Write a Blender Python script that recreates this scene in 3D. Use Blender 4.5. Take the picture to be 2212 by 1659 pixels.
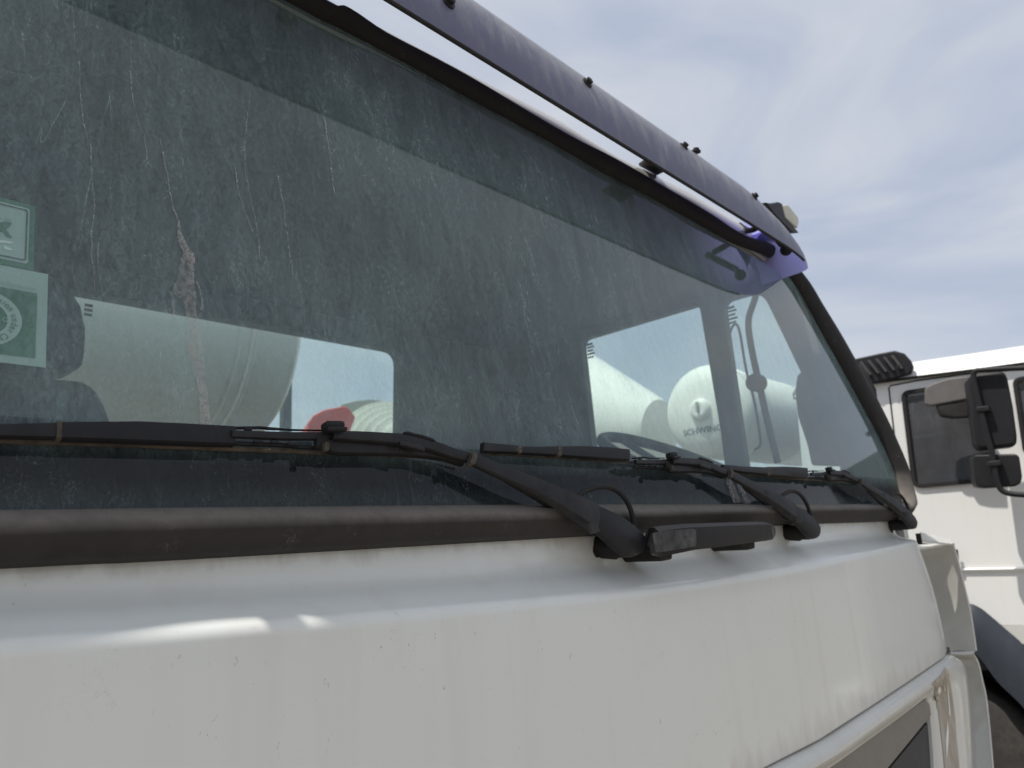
import bpy, bmesh, math, random
import numpy as np
from mathutils import Vector, Matrix
random.seed(7)
sc = bpy.context.scene
for o in list(bpy.data.objects): bpy.data.objects.remove(o)
R_ = math.radians
H = 1.75                      # camera height above the yard; every builder works in heights relative to it

# ---------------------------------------------------------------- camera
FPX, CX, CY = 1534.0, 1106.0, 829.5
vx = np.array([2590.0, 1082.0]); hs = -0.06
ex = np.array([vx[0]-CX, vx[1]-CY, FPX]); ex /= np.linalg.norm(ex)
h2 = np.array([vx[0]-1000-CX, vx[1]-1000*hs-CY, FPX])
ez = np.cross(ex, h2); ez /= np.linalg.norm(ez)
if ez[1] > 0: ez = -ez
ey = np.cross(ez, ex)
if ey[2] < 0: ey = -ey
AX = np.array([ex, ey, ez])   # rows: the place's axes seen from the lens (x right, y down, z forward)
camd = bpy.data.cameras.new('camera'); cam = bpy.data.objects.new('camera', camd)
sc.collection.objects.link(cam); sc.camera = cam
right, down, fwd = AX[:, 0], AX[:, 1], AX[:, 2]
m = Matrix(((right[0], -down[0], -fwd[0], 0), (right[1], -down[1], -fwd[1], 0),
            (right[2], -down[2], -fwd[2], H), (0, 0, 0, 1)))
cam.matrix_world = m
camd.sensor_width = 36; camd.lens = FPX/2212*36
camd.clip_start = 0.02; camd.clip_end = 2000
camd.dof.use_dof = True; camd.dof.focus_distance = 0.66; camd.dof.aperture_fstop = 11.0

# ---------------------------------------------------------------- sky, sun, exposure
SUN = Vector((-0.38, 0.106, 0.92)).normalized()
w = bpy.data.worlds.new('World'); sc.world = w; w.use_nodes = True
nt = w.node_tree; nt.nodes.clear()
def N(nt, t, **k):
    n = nt.nodes.new(t)
    for a, b in k.items(): setattr(n, a, b)
    return n
wo = N(nt, 'ShaderNodeOutputWorld'); bg = N(nt, 'ShaderNodeBackground'); bg.inputs[1].default_value = 0.1
sky = N(nt, 'ShaderNodeTexSky', sky_type='NISHITA'); sky.sun_disc = False
sky.sun_elevation = math.asin(SUN.z); sky.sun_rotation = math.atan2(SUN.x, SUN.y)
sky.air_density = 1.2; sky.dust_density = 2.0; sky.ozone_density = 1.5
tc = N(nt, 'ShaderNodeTexCoord')
mp = N(nt, 'ShaderNodeMapping'); mp.inputs['Scale'].default_value = (1.0, 1.6, 4.2); mp.inputs['Rotation'].default_value = (0.25, -0.12, 0.7)
mp.inputs['Location'].default_value = (0.3, 0.1, 0.35)
nz = N(nt, 'ShaderNodeTexNoise'); nz.inputs['Scale'].default_value = 1.5; nz.inputs['Detail'].default_value = 6; nz.inputs['Roughness'].default_value = 0.5; nz.inputs['Distortion'].default_value = 0.9
cr = N(nt, 'ShaderNodeValToRGB')
cr.color_ramp.elements[0].position = 0.34; cr.color_ramp.elements[0].color = (4.6, 5.15, 6.35, 1)
cr.color_ramp.elements[1].position = 0.66; cr.color_ramp.elements[1].color = (6.75, 6.98, 7.4, 1)
mx = N(nt, 'ShaderNodeMixRGB'); mx.inputs[0].default_value = 0.86
L = nt.links.new
L(tc.outputs['Generated'], mp.inputs[0]); L(mp.outputs[0], nz.inputs['Vector']); L(nz.outputs['Fac'], cr.inputs[0])
L(sky.outputs[0], mx.inputs[1]); L(cr.outputs[0], mx.inputs[2]); L(mx.outputs[0], bg.inputs[0]); L(bg.outputs[0], wo.inputs[0])
sd = bpy.data.lights.new('sun', 'SUN'); sd.energy = 4.2; sd.angle = R_(0.6); sd.color = (1, 0.955, 0.88)
so = bpy.data.objects.new('sun', sd); sc.collection.objects.link(so)
so.rotation_euler = SUN.to_track_quat('Z', 'Y').to_euler(); so.location = SUN*50
vs = sc.view_settings; vs.view_transform = 'Standard'; vs.look = 'None'; vs.gamma = 1; vs.exposure = 0.12; vs.use_curve_mapping = False
sc.render.engine = 'CYCLES'
sc.cycles.max_bounces = 10; sc.cycles.transparent_max_bounces = 16; sc.cycles.caustics_reflective = False; sc.cycles.caustics_refractive = False

# ---------------------------------------------------------------- measuring helpers (a line of sight met with a real surface)
def ray(px, py): return AX @ np.array([px-CX, py-CY, FPX])
def onX(px, py, v): r = ray(px, py); return tuple(r*v/r[0])
def onY(px, py, v): r = ray(px, py); return tuple(r*v/r[1])
TILT = math.tan(R_(12)); GY, GZ = 0.526, 0.037
GN = np.array([0, 1, -TILT]); GN /= np.linalg.norm(GN)          # points into the cab
GU = np.array([0, -GN[2], GN[1]])                               # up along the glass
def onG(px, py, off=0.0):                                       # off > 0: in front of the windscreen
    p0 = np.array([0, GY, GZ]) - GN*off
    r = ray(px, py); return tuple(r*np.dot(p0, GN)/np.dot(r, GN))
def gp(x, s, off=0.0): return tuple(np.array([x, GY, GZ]) + GU*s - GN*off)
def gs(p): return float(np.dot(np.array(p)-np.array([p[0], GY, GZ]), GU))

# ---------------------------------------------------------------- object helpers
C = sc.collection
def base_of(p): return Vector(p.location) if p is not None and p.type == 'EMPTY' else Vector((0, 0, 0))
def attach(o, parent):
    if parent is not None:
        o.parent = parent; o.matrix_parent_inverse = Matrix.Translation(-base_of(parent))
def thing(name, loc, label, cat, group=None):
    o = bpy.data.objects.new(name, None); C.objects.link(o); o.empty_display_size = 0.2
    o.location = (loc[0], loc[1], loc[2]); o['label'] = label; o['category'] = cat
    if group: o['group'] = group
    return o
def mk(name, V, F, mat, parent=None, smooth=False, bevel=0, label=None, uv=None, solid=0, seg=2, kind=None):
    me = bpy.data.meshes.new(name)
    me.from_pydata([(float(v[0]), float(v[1]), float(v[2])+H) for v in V], [], F); me.validate()
    if uv is not None:
        l = me.uv_layers.new(name='UVMap')
        for i, lp in enumerate(me.loops): l.data[i].uv = uv[lp.vertex_index]
    bm = bmesh.new(); bm.from_mesh(me); bmesh.ops.recalc_face_normals(bm, faces=bm.faces); bm.to_mesh(me); bm.free()
    if smooth:
        for p in me.polygons: p.use_smooth = True
        if smooth != 'all': me.set_sharp_from_angle(angle=R_(38))
    o = bpy.data.objects.new(name, me); C.objects.link(o)
    if mat: me.materials.append(mat)
    if solid:
        sm = o.modifiers.new('solid', 'SOLIDIFY'); sm.thickness = solid; sm.offset = 0
    if bevel:
        b = o.modifiers.new('bevel', 'BEVEL'); b.width = bevel; b.segments = seg; b.limit_method = 'ANGLE'; b.angle_limit = R_(35)
        for p in me.polygons: p.use_smooth = True
        me.set_sharp_from_angle(angle=R_(70))
    attach(o, parent)
    if label: o['label'] = label
    if kind: o['kind'] = kind
    return o
def prism(pts, vec):
    n = len(pts); vec = np.array(vec)
    V = [tuple(p) for p in pts] + [tuple(np.array(p)+vec) for p in pts]
    F = [list(range(n))[::-1], list(range(n, 2*n))] + [[i, (i+1) % n, n+(i+1) % n, n+i] for i in range(n)]
    return V, F
def box(a, b):
    x0, y0, z0 = a; x1, y1, z1 = b
    return prism([(x0, y0, z0), (x1, y0, z0), (x1, y0, z1), (x0, y0, z1)], (0, y1-y0, 0))
def loft(secs, close=True, caps=True):
    n = len(secs[0]); V = []; F = []
    for s in secs: V += [tuple(p) for p in s]
    for i in range(len(secs)-1):
        for j in range(n if close else n-1):
            k = (j+1) % n; F.append([i*n+j, i*n+k, (i+1)*n+k, (i+1)*n+j])
    if caps and close: F += [list(range(n))[::-1], list(range((len(secs)-1)*n, len(secs)*n))]
    return V, F
def join(*ms):
    V = []; F = []
    for v, f in ms:
        k = len(V); V += list(v); F += [[i+k for i in q] for q in f]
    return V, F
def smooth_path(P, n=6):
    P = [np.array(p, float) for p in P]; out = []
    for i in range(len(P)-1):
        p0 = P[i-1] if i else 2*P[0]-P[1]; p1, p2 = P[i], P[i+1]
        p3 = P[i+2] if i+2 < len(P) else 2*P[-1]-P[-2]
        for k in range(n):
            t = k/n
            out.append(.5*((2*p1)+(-p0+p2)*t+(2*p0-5*p1+4*p2-p3)*t*t+(-p0+3*p1-3*p2+p3)*t**3))
    out.append(P[-1]); return out
def tube(P, r, seg=10, n=6, sm=True):
    P = smooth_path(P, n) if sm else [np.array(p, float) for p in P]
    secs = []; up = np.array([0.13, 0.21, 0.97])
    for i, p in enumerate(P):
        t = P[min(i+1, len(P)-1)]-P[max(i-1, 0)]; t /= np.linalg.norm(t)+1e-9
        a = up-np.dot(up, t)*t; a /= np.linalg.norm(a)+1e-9; b = np.cross(t, a); up = a
        rr = r[i] if isinstance(r, (list, tuple)) else r
        secs.append([p+rr*(math.cos(q)*a+math.sin(q)*b) for q in [2*math.pi*k/seg for k in range(seg)]])
    return loft(secs)
def lathe(c, axis, prof, seg=48, rib=None):
    """prof: (distance along axis, radius)"""
    c = np.array(c, float); t = np.array(axis, float); t /= np.linalg.norm(t)
    a = np.cross(t, [0.1, 0.2, 1]); a /= np.linalg.norm(a); b = np.cross(t, a)
    return loft([[c+t*d+r*(math.cos(q)*a+math.sin(q)*b) for q in [2*math.pi*k/seg for k in range(seg)]] for d, r in prof])
def interp(pts, x):
    xs = [p[0] for p in pts]; return [float(np.interp(x, xs, [p[i] for p in pts])) for i in range(1, len(pts[0]))]

# ---------------------------------------------------------------- materials
def mat(name):
    m = bpy.data.materials.new(name); m.use_nodes = True; nt = m.node_tree
    return m, nt, nt.nodes['Principled BSDF'], nt.links.new
def noise(nt, scale, vec=(1, 1, 1), detail=4, rough=.55, dist=0, loc=(0, 0, 0)):
    tc = N(nt, 'ShaderNodeTexCoord'); mp = N(nt, 'ShaderNodeMapping'); mp.inputs['Scale'].default_value = vec; mp.inputs['Location'].default_value = loc
    n = N(nt, 'ShaderNodeTexNoise'); n.inputs['Scale'].default_value = scale; n.inputs['Detail'].default_value = detail
    n.inputs['Roughness'].default_value = rough; n.inputs['Distortion'].default_value = dist
    nt.links.new(tc.outputs['Object'], mp.inputs[0]); nt.links.new(mp.outputs[0], n.inputs['Vector'])
    return n.outputs['Fac']
def ramp(nt, src, *st):
    r = N(nt, 'ShaderNodeValToRGB'); e = r.color_ramp.elements
    while len(e) < len(st): e.new(0.5)
    for i, (p, c) in enumerate(st):
        e[i].position = p; e[i].color = c if len(c) == 4 else (*c, 1)
    nt.links.new(src, r.inputs[0]); return r.outputs[0]
def g(v): return (v, v, v, 1)
def mixc(nt, fac, a, b, mode='MIX'):
    m = N(nt, 'ShaderNodeMixRGB', blend_type=mode)
    for i, s in enumerate((fac, a, b)):
        if isinstance(s, (float, int)): m.inputs[i].default_value = s if i == 0 else g(s)
        elif isinstance(s, tuple): m.inputs[i].default_value = s if len(s) == 4 else (*s, 1)
        else: nt.links.new(s, m.inputs[i])
    return m.outputs[0]
def math_(nt, op, a, b=None, clamp=False):
    m = N(nt, 'ShaderNodeMath', operation=op); m.use_clamp = clamp
    for i, s in enumerate((a, b)):
        if s is None: continue
        if isinstance(s, (float, int)): m.inputs[i].default_value = s
        else: nt.links.new(s, m.inputs[i])
    return m.outputs[0]
def ridge(nt, scale, vec, width, dist=0, loc=(0, 0, 0), detail=2):
    n = noise(nt, scale, vec, detail, .5, dist, loc)
    d = math_(nt, 'ABSOLUTE', math_(nt, 'SUBTRACT', n, 0.5))
    return math_(nt, 'SUBTRACT', 1.0, math_(nt, 'DIVIDE', d, width, True), True)
def objz(nt):
    tc = N(nt, 'ShaderNodeTexCoord'); s = N(nt, 'ShaderNodeSeparateXYZ'); nt.links.new(tc.outputs['Object'], s.inputs[0]); return s.outputs
def bump(nt, b, src, st, d=0.001):
    n = N(nt, 'ShaderNodeBump'); n.inputs['Strength'].default_value = st; n.inputs['Distance'].default_value = d
    nt.links.new(src, n.inputs['Height']); nt.links.new(n.outputs[0], b.inputs['Normal'])

def paint_mat(name, base, streak=1.0, rough=.33, warm=(.55, .50, .42), spots=True, seal=False):
    m, nt, b, L = mat(name)
    st = noise(nt, 26, (1, 1, .06), 5, .6, .3)
    big = noise(nt, 3.2, (1, 1, .7), 4, .6)
    c = mixc(nt, ramp(nt, big, (.35, g(0)), (.7, g(.35*streak))), base, tuple(base[i]*.93*(1, .985, .95)[i] for i in range(3)))
    c = mixc(nt, ramp(nt, st, (.5, g(0)), (.78, g(.19*streak))), c, warm)
    if spots:
        sp = noise(nt, 210, (1, 1, .55), 2, .5, 1.4)
        pm = ramp(nt, noise(nt, 9, (1, 1, 1), 2), (.45, g(.15)), (.62, g(1)))
        c = mixc(nt, math_(nt, 'MULTIPLY', ramp(nt, sp, (.705, g(0)), (.75, g(.5))), pm), c, (.16, .14, .115))
        hair = ridge(nt, 60, (1, 1, .7), .004, 2.5, (3, 1, 2))
        hm = ramp(nt, noise(nt, 14, (1, 1, 1), 2, .5, 0, (5, 5, 5)), (.58, g(0)), (.66, g(.5)))
        c = mixc(nt, math_(nt, 'MULTIPLY', hair, hm), c, (.2, .18, .15))
    if seal:    # grime washed out from under the rubber and along the lower seam
        z = objz(nt)[2]; e = noise(nt, 34, (1, 1, .25), 4, .65)
        t = math_(nt, 'ADD', math_(nt, 'SUBTRACT', z, H-.008), math_(nt, 'MULTIPLY', math_(nt, 'SUBTRACT', e, .5), .045))
        c = mixc(nt, ramp(nt, math_(nt, 'MULTIPLY', t, 60), (0, g(0)), (1, g(.6))), c, (.34, .31, .26))
        t2 = math_(nt, 'ADD', math_(nt, 'SUBTRACT', H-.278, z), math_(nt, 'MULTIPLY', math_(nt, 'SUBTRACT', e, .5), .10))
        c = mixc(nt, ramp(nt, math_(nt, 'MULTIPLY', t2, 30), (0, g(0)), (1, g(.30))), c, (.38, .33, .26))
    L(c, b.inputs['Base Color'])
    L(ramp(nt, big, (.3, g(rough-.05)), (.7, g(rough+.16))), b.inputs['Roughness'])
    b.inputs['Coat Weight'].default_value = .45; b.inputs['Coat Roughness'].default_value = .10
    bump(nt, b, noise(nt, 900, (1, 1, 1), 2), .03, .0005)
    return m
WHITE = paint_mat('weathered_white_paint', (.75, .765, .735), 1.15, seal=True)
WHITE2 = paint_mat('lighter_white_paint', (.80, .80, .78), .5, .4, spots=False)  # lighter, less streaked white without spots
CREAM = paint_mat('dusty_white_drum_paint', (.87, .86, .80), 1.0, .55, (.42, .38, .30), spots=False)
VANE = paint_mat('grey_white_vane_paint', (.60, .60, .565), .5, .55, spots=False)

def rubber_mat(name, base, dust, amt, upz=None, rough=.7, sc_=1.0):
    m, nt, b, L = mat(name)
    n1 = noise(nt, 60*sc_, (1, 1, 1), 6, .7); n2 = noise(nt, 9*sc_, (1, 1, 1), 3, .6)
    f = math_(nt, 'MULTIPLY', ramp(nt, n1, (.35, g(.62 if upz is not None else .25)), (.7, g(1 if upz is None else .92))), ramp(nt, n2, (.3, g((.86 if upz is not None else .35)*amt)), (.72, g(amt))))
    if upz is not None:
        z = objz(nt)[2]
        t = math_(nt, 'ADD', math_(nt, 'SUBTRACT', z, H+upz), math_(nt, 'MULTIPLY', math_(nt, 'SUBTRACT', n2, .5), .004))
        f = math_(nt, 'MULTIPLY', math_(nt, 'MULTIPLY', f, 1.5), ramp(nt, math_(nt, 'MULTIPLY', t, 110), (0, g(.15)), (1, g(1))))
        f = math_(nt, 'MULTIPLY', f, ramp(nt, math_(nt, 'MULTIPLY', math_(nt, 'SUBTRACT', z, H+.05), 14), (0, g(1)), (1, g(.035))), True)
    c = mixc(nt, f, base, dust)
    hair = ridge(nt, 75*sc_, (1, 1, .7), .006, 2.2, (1, 4, 2))
    hm = ramp(nt, noise(nt, 26*sc_, (1, 1, 1), 2, .5, 0, (2, 5, 5)), (.55, g(0)), (.66, g(.55)))
    c = mixc(nt, math_(nt, 'MULTIPLY', hair, hm), c, tuple(min(1, d*2.0) for d in dust[:3]))
    L(c, b.inputs['Base Color']); b.inputs['Roughness'].default_value = rough
    b.inputs['Specular IOR Level'].default_value = .22
    bump(nt, b, n1, .22, .0008)
    return m
SEAL = rubber_mat('dusty_black_rubber_seal', (.014, .013, .013), (.165, .147, .128), .95, upz=.0205)  # dust threshold on the upper half also paints its lighter sheen
SEAL2 = rubber_mat('plain_black_seal', (.016, .016, .017), (.06, .055, .05), .5)
BLACK = rubber_mat('black_coated_metal', (.013, .013, .015), (.055, .052, .050), .62, rough=.5)
BLACK2 = rubber_mat('matt_black_plastic', (.014, .014, .017), (.036, .034, .033), .5, rough=.5)
BLADE = rubber_mat('dusty_wiper_rubber', (.03, .027, .024), (.26, .215, .165), .85, rough=.8)
RUST = rubber_mat('rusty_iron', (.02, .014, .012), (.07, .032, .02), .6)
GREY_SLAT = rubber_mat('warm_grey_plastic', (.215, .20, .18), (.30, .275, .24), .6, rough=.6)
DARK_SLAT = rubber_mat('dark_grey_plastic', (.055, .055, .06), (.10, .095, .09), .6, rough=.6)
FENDER = rubber_mat('blue_grey_fender_plastic', (.032, .039, .052), (.065, .07, .075), .45, rough=.5, sc_=.4)
TYRE = rubber_mat('worn_tyre_rubber', (.03, .028, .027), (.11, .10, .09), .7, sc_=.5)
CLOTH = rubber_mat('dark_cab_cloth', (.055, .06, .07), (.09, .10, .11), .4)
LINER = rubber_mat('cab_lining', (.10, .105, .11), (.14, .14, .14), .4, sc_=.3)
def plain(name, col, rough=.5, metal=0, **k):
    m, nt, b, L = mat(name); b.inputs['Roughness'].default_value = rough; b.inputs['Metallic'].default_value = metal
    n = noise(nt, k.get('s', 20), (1, 1, 1), 4)
    L(mixc(nt, ramp(nt, n, (.35, g(0)), (.7, g(1))), tuple(col), tuple(c*k.get('v', .8) for c in col)), b.inputs['Base Color'])
    return m
RED = plain('faded_red_paint', (.62, .075, .055), .55)
FUNNEL = plain('pale_grey_green_steel', (.44, .45, .40), .6)
PRINT_G = plain('green_print', (.004, .13, .045), .5)
PRINT_K = plain('dark_print', (.02, .03, .05), .5)
PAPER = plain('pale_sticker_paper', (.40, .50, .45), .6, v=.93)
INKG = plain('grey_ink', (.24, .29, .28), .6)
LENS = plain('yellowed_clear_lens', (.50, .47, .36), .25)
FOIL = rubber_mat('crinkled_black_tape', (.018, .018, .019), (.22, .22, .22), .8, rough=.25, sc_=1.6)
DRUMTEXT = plain('grey_lettering_paint', (.11, .12, .13), .6)
DASH = plain('dash_top', (.05, .055, .06), .7)

def glass_mat(name, tint, dust, dustcol, refl=1.7, frit=None, fine=True, sy=1.0):
    m = bpy.data.materials.new(name); m.use_nodes = True; nt = m.node_tree; L = nt.links.new
    nt.nodes.clear(); out = N(nt, 'ShaderNodeOutputMaterial')
    tr = N(nt, 'ShaderNodeBsdfTransparent'); tr.inputs[0].default_value = (*tint, 1)
    gl = N(nt, 'ShaderNodeBsdfGlossy'); gl.inputs['Roughness'].default_value = .035
    lw = N(nt, 'ShaderNodeLayerWeight')
    fac = math_(nt, 'MULTIPLY', math_(nt, 'ADD', .042, math_(nt, 'MULTIPLY', math_(nt, 'POWER', lw.outputs['Facing'], 5.0), .958)), refl, True)
    back = tr.outputs[0]
    z = objz(nt)[2]
    if frit:
        fm = math_(nt, 'LESS_THAN', z, H+frit)
        dk = N(nt, 'ShaderNodeBsdfDiffuse'); dk.inputs[0].default_value = (.006, .006, .008, 1)
        ms = N(nt, 'ShaderNodeMixShader'); L(fm, ms.inputs[0]); L(back, ms.inputs[1]); L(dk.outputs[0], ms.inputs[2]); back = ms.outputs[0]
    if frit: fac = math_(nt, 'MULTIPLY', fac, math_(nt, 'SUBTRACT', 1.0, math_(nt, 'MULTIPLY', fm, .55)))   # only its front face mirrors where the back is printed black
    ms = N(nt, 'ShaderNodeMixShader'); L(fac, ms.inputs[0]); L(back, ms.inputs[1]); L(gl.outputs[0], ms.inputs[2])
    # dust film, washed streaks, dried drip lines
    film = ramp(nt, noise(nt, 5, (1, 1, .8), 5, .6), (.3, g(.55)), (.7, g(1.0)))
    fs = ramp(nt, noise(nt, 42, (1, 1, .12*sy), 5, .68, .6), (.34, g(.72)), (.72, g(1.28)))
    gr = ramp(nt, noise(nt, 260, (1, 1, .40), 4, .8, 1.2), (.34, g(.58)), (.70, g(1.62)))
    if not fine: fs = ramp(nt, noise(nt, 8, (1, 1, .3), 3, .5), (.3, g(.85)), (.7, g(1.15))); gr = ramp(nt, noise(nt, 60, (1, 1, .5), 3), (.3, g(.9)), (.7, g(1.1)))
    d = math_(nt, 'MULTIPLY', math_(nt, 'MULTIPLY', film, fs), math_(nt, 'MULTIPLY', gr, dust))
    if fine:
        h1 = ridge(nt, 62, (1, 1, .5), .008, 2.6, (1, 2, 3))
        hm = ramp(nt, noise(nt, 30, (1, 1, .6), 2, .5, 0, (7, 5, 1)), (.54, g(0)), (.64, g(1)))
        thinned = ramp(nt, math_(nt, 'MULTIPLY', math_(nt, 'SUBTRACT', z, H+.07), 12), (.0, g(.12)), (.36, g(1)))  # film made thinner towards the bottom band
        d = math_(nt, 'MULTIPLY', d, thinned)
        d = math_(nt, 'ADD', d, math_(nt, 'MULTIPLY', math_(nt, 'MULTIPLY', h1, hm), .20))
        h2_ = ridge(nt, 120, (1, 1, .6), .012, 2.0, (6, 2, 3))
        hm2 = ramp(nt, noise(nt, 55, (1, 1, .6), 2, .5, 0, (2, 5, 1)), (.50, g(0)), (.62, g(1)))
        d = math_(nt, 'ADD', d, math_(nt, 'MULTIPLY', math_(nt, 'MULTIPLY', h2_, hm2), .16))
        l1 = ridge(nt, 13, (1, 1, .10), .0030, .9, (4, 1, 0), 4)
        lm = ramp(nt, noise(nt, 5, (1, 1, .5), 3, .5, 0, (1, 8, 1)), (.50, g(0)), (.60, g(1)))
        d = math_(nt, 'ADD', d, math_(nt, 'MULTIPLY', math_(nt, 'MULTIPLY', l1, lm), .20))
        l2 = ridge(nt, 26, (1, 1, .06), .010, .5, (2, 1, 4), 3)
        d = math_(nt, 'ADD', d, math_(nt, 'MULTIPLY', math_(nt, 'MULTIPLY', l2, ramp(nt, noise(nt, 3, (1, 1, .5), 2, .5, 0, (9, 3, 1)), (.50, g(0)), (.62, g(1)))), .06))
        # more dirt collected low down where the blades never reach
        t = math_(nt, 'SUBTRACT', 1.0, math_(nt, 'DIVIDE', math_(nt, 'SUBTRACT', z, H+.036), .022), True)
        d = math_(nt, 'ADD', d, math_(nt, 'MULTIPLY', math_(nt, 'MULTIPLY', t, gr), .05))
    df = N(nt, 'ShaderNodeBsdfDiffuse'); df.inputs[0].default_value = (*dustcol, 1)
    ds = N(nt, 'ShaderNodeMixShader'); L(math_(nt, 'MINIMUM', d, .6), ds.inputs[0]); L(ms.outputs[0], ds.inputs[1]); L(df.outputs[0], ds.inputs[2])
    L(ds.outputs[0], out.inputs[0]); return m
GLASS = glass_mat('dusty_tinted_windscreen', (.86, .96, .94), .24, (.42, .575, .58), 1.45, frit=.0975)
SIDEGLASS = glass_mat('tinted_side_glass', (.86, .96, .95), .04, (.5, .54, .53), 1.4, fine=False)
DARKGLASS = glass_mat('dark_cab_glass', (.20, .22, .25), .20, (.42, .43, .46), 3.6, fine=False)  # grey film stands in for the reflection in these panes

# ================================================================= GROUND
m, nt, b, L_ = mat('dusty_yard_ground')
c = mixc(nt, ramp(nt, noise(nt, .6, detail=8), (.35, g(0)), (.7, g(1))), (.30, .27, .23), (.22, .20, .17))
c = mixc(nt, ramp(nt, noise(nt, 25, detail=4), (.45, g(0)), (.7, g(.5))), c, (.36, .33, .29))
L_(c, b.inputs['Base Color']); b.inputs['Roughness'].default_value = .95
bump(nt, b, noise(nt, 30, detail=6), .5, .02)
ground = mk('ground', [(-900, -900, -H), (900, -900, -H), (900, 900, -H), (-900, 900, -H)], [[0, 1, 2, 3]], m, kind='structure')

# ================================================================= NEAR TRUCK
XL = -.28
truck = thing('mixer_truck', (0.92, 1.2, 0), 'near white concrete mixer truck with dusty windscreen, three black wipers and a blue sun visor', 'truck')

# windscreen outline (glass side and body side of the rubber)
inn = [(0, 1104), (300, 1100), (553, 1097), (1106, 1092), (1500, 1091), (1750, 1090), (1900, 1090), (1932, 1089.5), (1943, 1088), (1949, 1083), (1947, 1073), (1938, 1040), (1929, 1010), (1895, 936), (1858, 868), (1822, 801), (1785, 736), (1747, 666), (1722, 622), (1700, 590), (1676, 560), (1639, 543), (1589, 524), (1520, 490), (1441, 443), (1317, 381), (1207, 317), (995, 202), (846, 119), (697, 42), (602, -8)]
outp = [(0, 1217), (300, 1204), (553, 1191), (1106, 1161), (1500, 1140), (1750, 1128), (1890, 1124), (1935, 1122), (1955, 1119), (1969, 1108), (1970, 1087), (1960, 1047), (1950, 1008), (1913, 920), (1880, 852), (1844, 788), (1808, 724), (1769, 664), (1745, 624), (1716, 587), (1681, 546), (1645, 526), (1597, 511), (1520, 462), (1436, 412), (1317, 346), (1207, 288), (1000, 168), (850, 88), (757, 44), (640, -18)]
def bodyY(x, z): return GY + TILT*max(0, z-GZ)
I3 = [onG(*p) for p in inn]; O3 = [onG(*p, 0.004) for p in outp]
dl = np.array([I3[0][0]-XL, 0, 0])
I3 = [tuple(np.array(I3[0])-dl)] + I3 + [(XL+.0, I3[-1][1], I3[-1][2])]
O3 = [(XL, O3[0][1], O3[0][2])] + O3 + [(XL, O3[-1][1], O3[-1][2])]
If = smooth_path(I3, 5); Of = smooth_path(O3, 5)
secs = []
for a, b_ in zip(If, Of):
    wd = np.linalg.norm(b_-a); hgt = min(.022, .42*wd+.003); s = []
    for t, q in ((0, .0), (.03, .30), (.14, .62), (.34, .93), (.52, 1.0), (.68, .88), (.86, .50), (.97, .2), (1, .0)):
        s.append(a+(b_-a)*t-GN*(hgt*q+.001))
    s += [b_+GN*.02, a+GN*.006]
    secs.append(s)
V, F = loft(secs)
mk('windscreen_seal', V, F, SEAL, truck, smooth=True)
# glass
rt = sorted([(p[2], p[0]) for p in I3[9:25]]); ztop = I3[-1][2]+.008
V = []; F = []; nr, nc = 44, 50
for i in range(nr+1):
    z = (GZ-.008)+(ztop-GZ+.008)*i/nr
    xr = float(np.interp(z, [a for a, _ in rt], [b_ for _, b_ in rt]))+.010
    for j in range(nc+1):
        x = XL+(xr-XL)*j/nc; V.append((x, GY+TILT*(z-GZ)+.001, z))
F = [[i*(nc+1)+j, i*(nc+1)+j+1, (i+1)*(nc+1)+j+1, (i+1)*(nc+1)+j] for i in range(nr) for j in range(nc)]
wind = mk('windscreen', V, F, GLASS, truck, smooth='all')

# front panel below the windscreen
val = [(XL, -.012), (.107, -.017), (.27, -.024), (.55, -.031), (.8, -.034), (1.46, -.032), (2.01, -.041), (2.2, -.043)]
YC = .484
cre = [onY(px, py, YC) for px, py in ((0, 1389), (300, 1370), (553, 1350), (830, 1328), (1106, 1303), (1300, 1284), (1556, 1254), (1750, 1222), (1900, 1190), (1981, 1169))]
cre = [(XL, cre[0][2]+.004)] + [(p[0], p[2]) for p in cre] + [(2.2, -.05)]
sea = [onY(px, py, .480) for px, py in ((1400, 1806), (1650, 1661), (1773, 1598), (1870, 1535), (1959, 1476), (2020, 1434), (2051, 1412))]
sea = [(XL, sea[0][2])] + [(p[0], p[2]) for p in sea] + [(2.3, sea[-1][2])]
edge = [(onY(px, py, .50)[2], onY(px, py, .50)[0]) for px, py in ((1984, 1128), (1988, 1155), (1993, 1172), (2008, 1218), (2023.6, 1266), (2040, 1335), (2050, 1390), (2052, 1413))]
edge = sorted(edge)
def xedge(z): return float(np.interp(z, [a for a, _ in edge], [b_ for _, b_ in edge]))
def corner(x, z):           # the panel turns back round the cab corner
    d = max(0, x-(xedge(z)-.16)); return 1.15*d*d
def rounded(P, rad):
    out = [P[0]]
    for i in range(1, len(P)-1):
        p, a, b_ = P[i], P[i-1], P[i+1]; r = rad[i]
        A = p+(a-p)*min(.48, r/np.linalg.norm(a-p)); B = p+(b_-p)*min(.48, r/np.linalg.norm(b_-p))
        for k in range(7):
            t = k/6; out.append(A*(1-t)**2+2*p*t*(1-t)+B*t*t)
    out.append(P[-1]); return out
cols = []; nX = 90
for j in range(nX+1):
    u = j/nX
    def rowpt(zf, y):
        x = XL+u*2.4
        for _ in range(3): x = XL+(xedge(zf(x))-XL)*u
        z = zf(x); return np.array([x, y+corner(x, z), z])
    P = [rowpt(lambda x: .022, .545), rowpt(lambda x: .004, .530), rowpt(lambda x: interp(val, x)[0], .526),
         rowpt(lambda x: interp(cre, x)[0], YC), rowpt(lambda x: interp(cre, x)[0]*.5+interp(sea, x)[0]*.5, .4805), rowpt(lambda x: interp(sea, x)[0], .480), rowpt(lambda x: interp(sea, x)[0]-.002, .50)]
    cols.append(rounded(P, [0, .006, .014, .0085, .08, .004, 0]))
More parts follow.
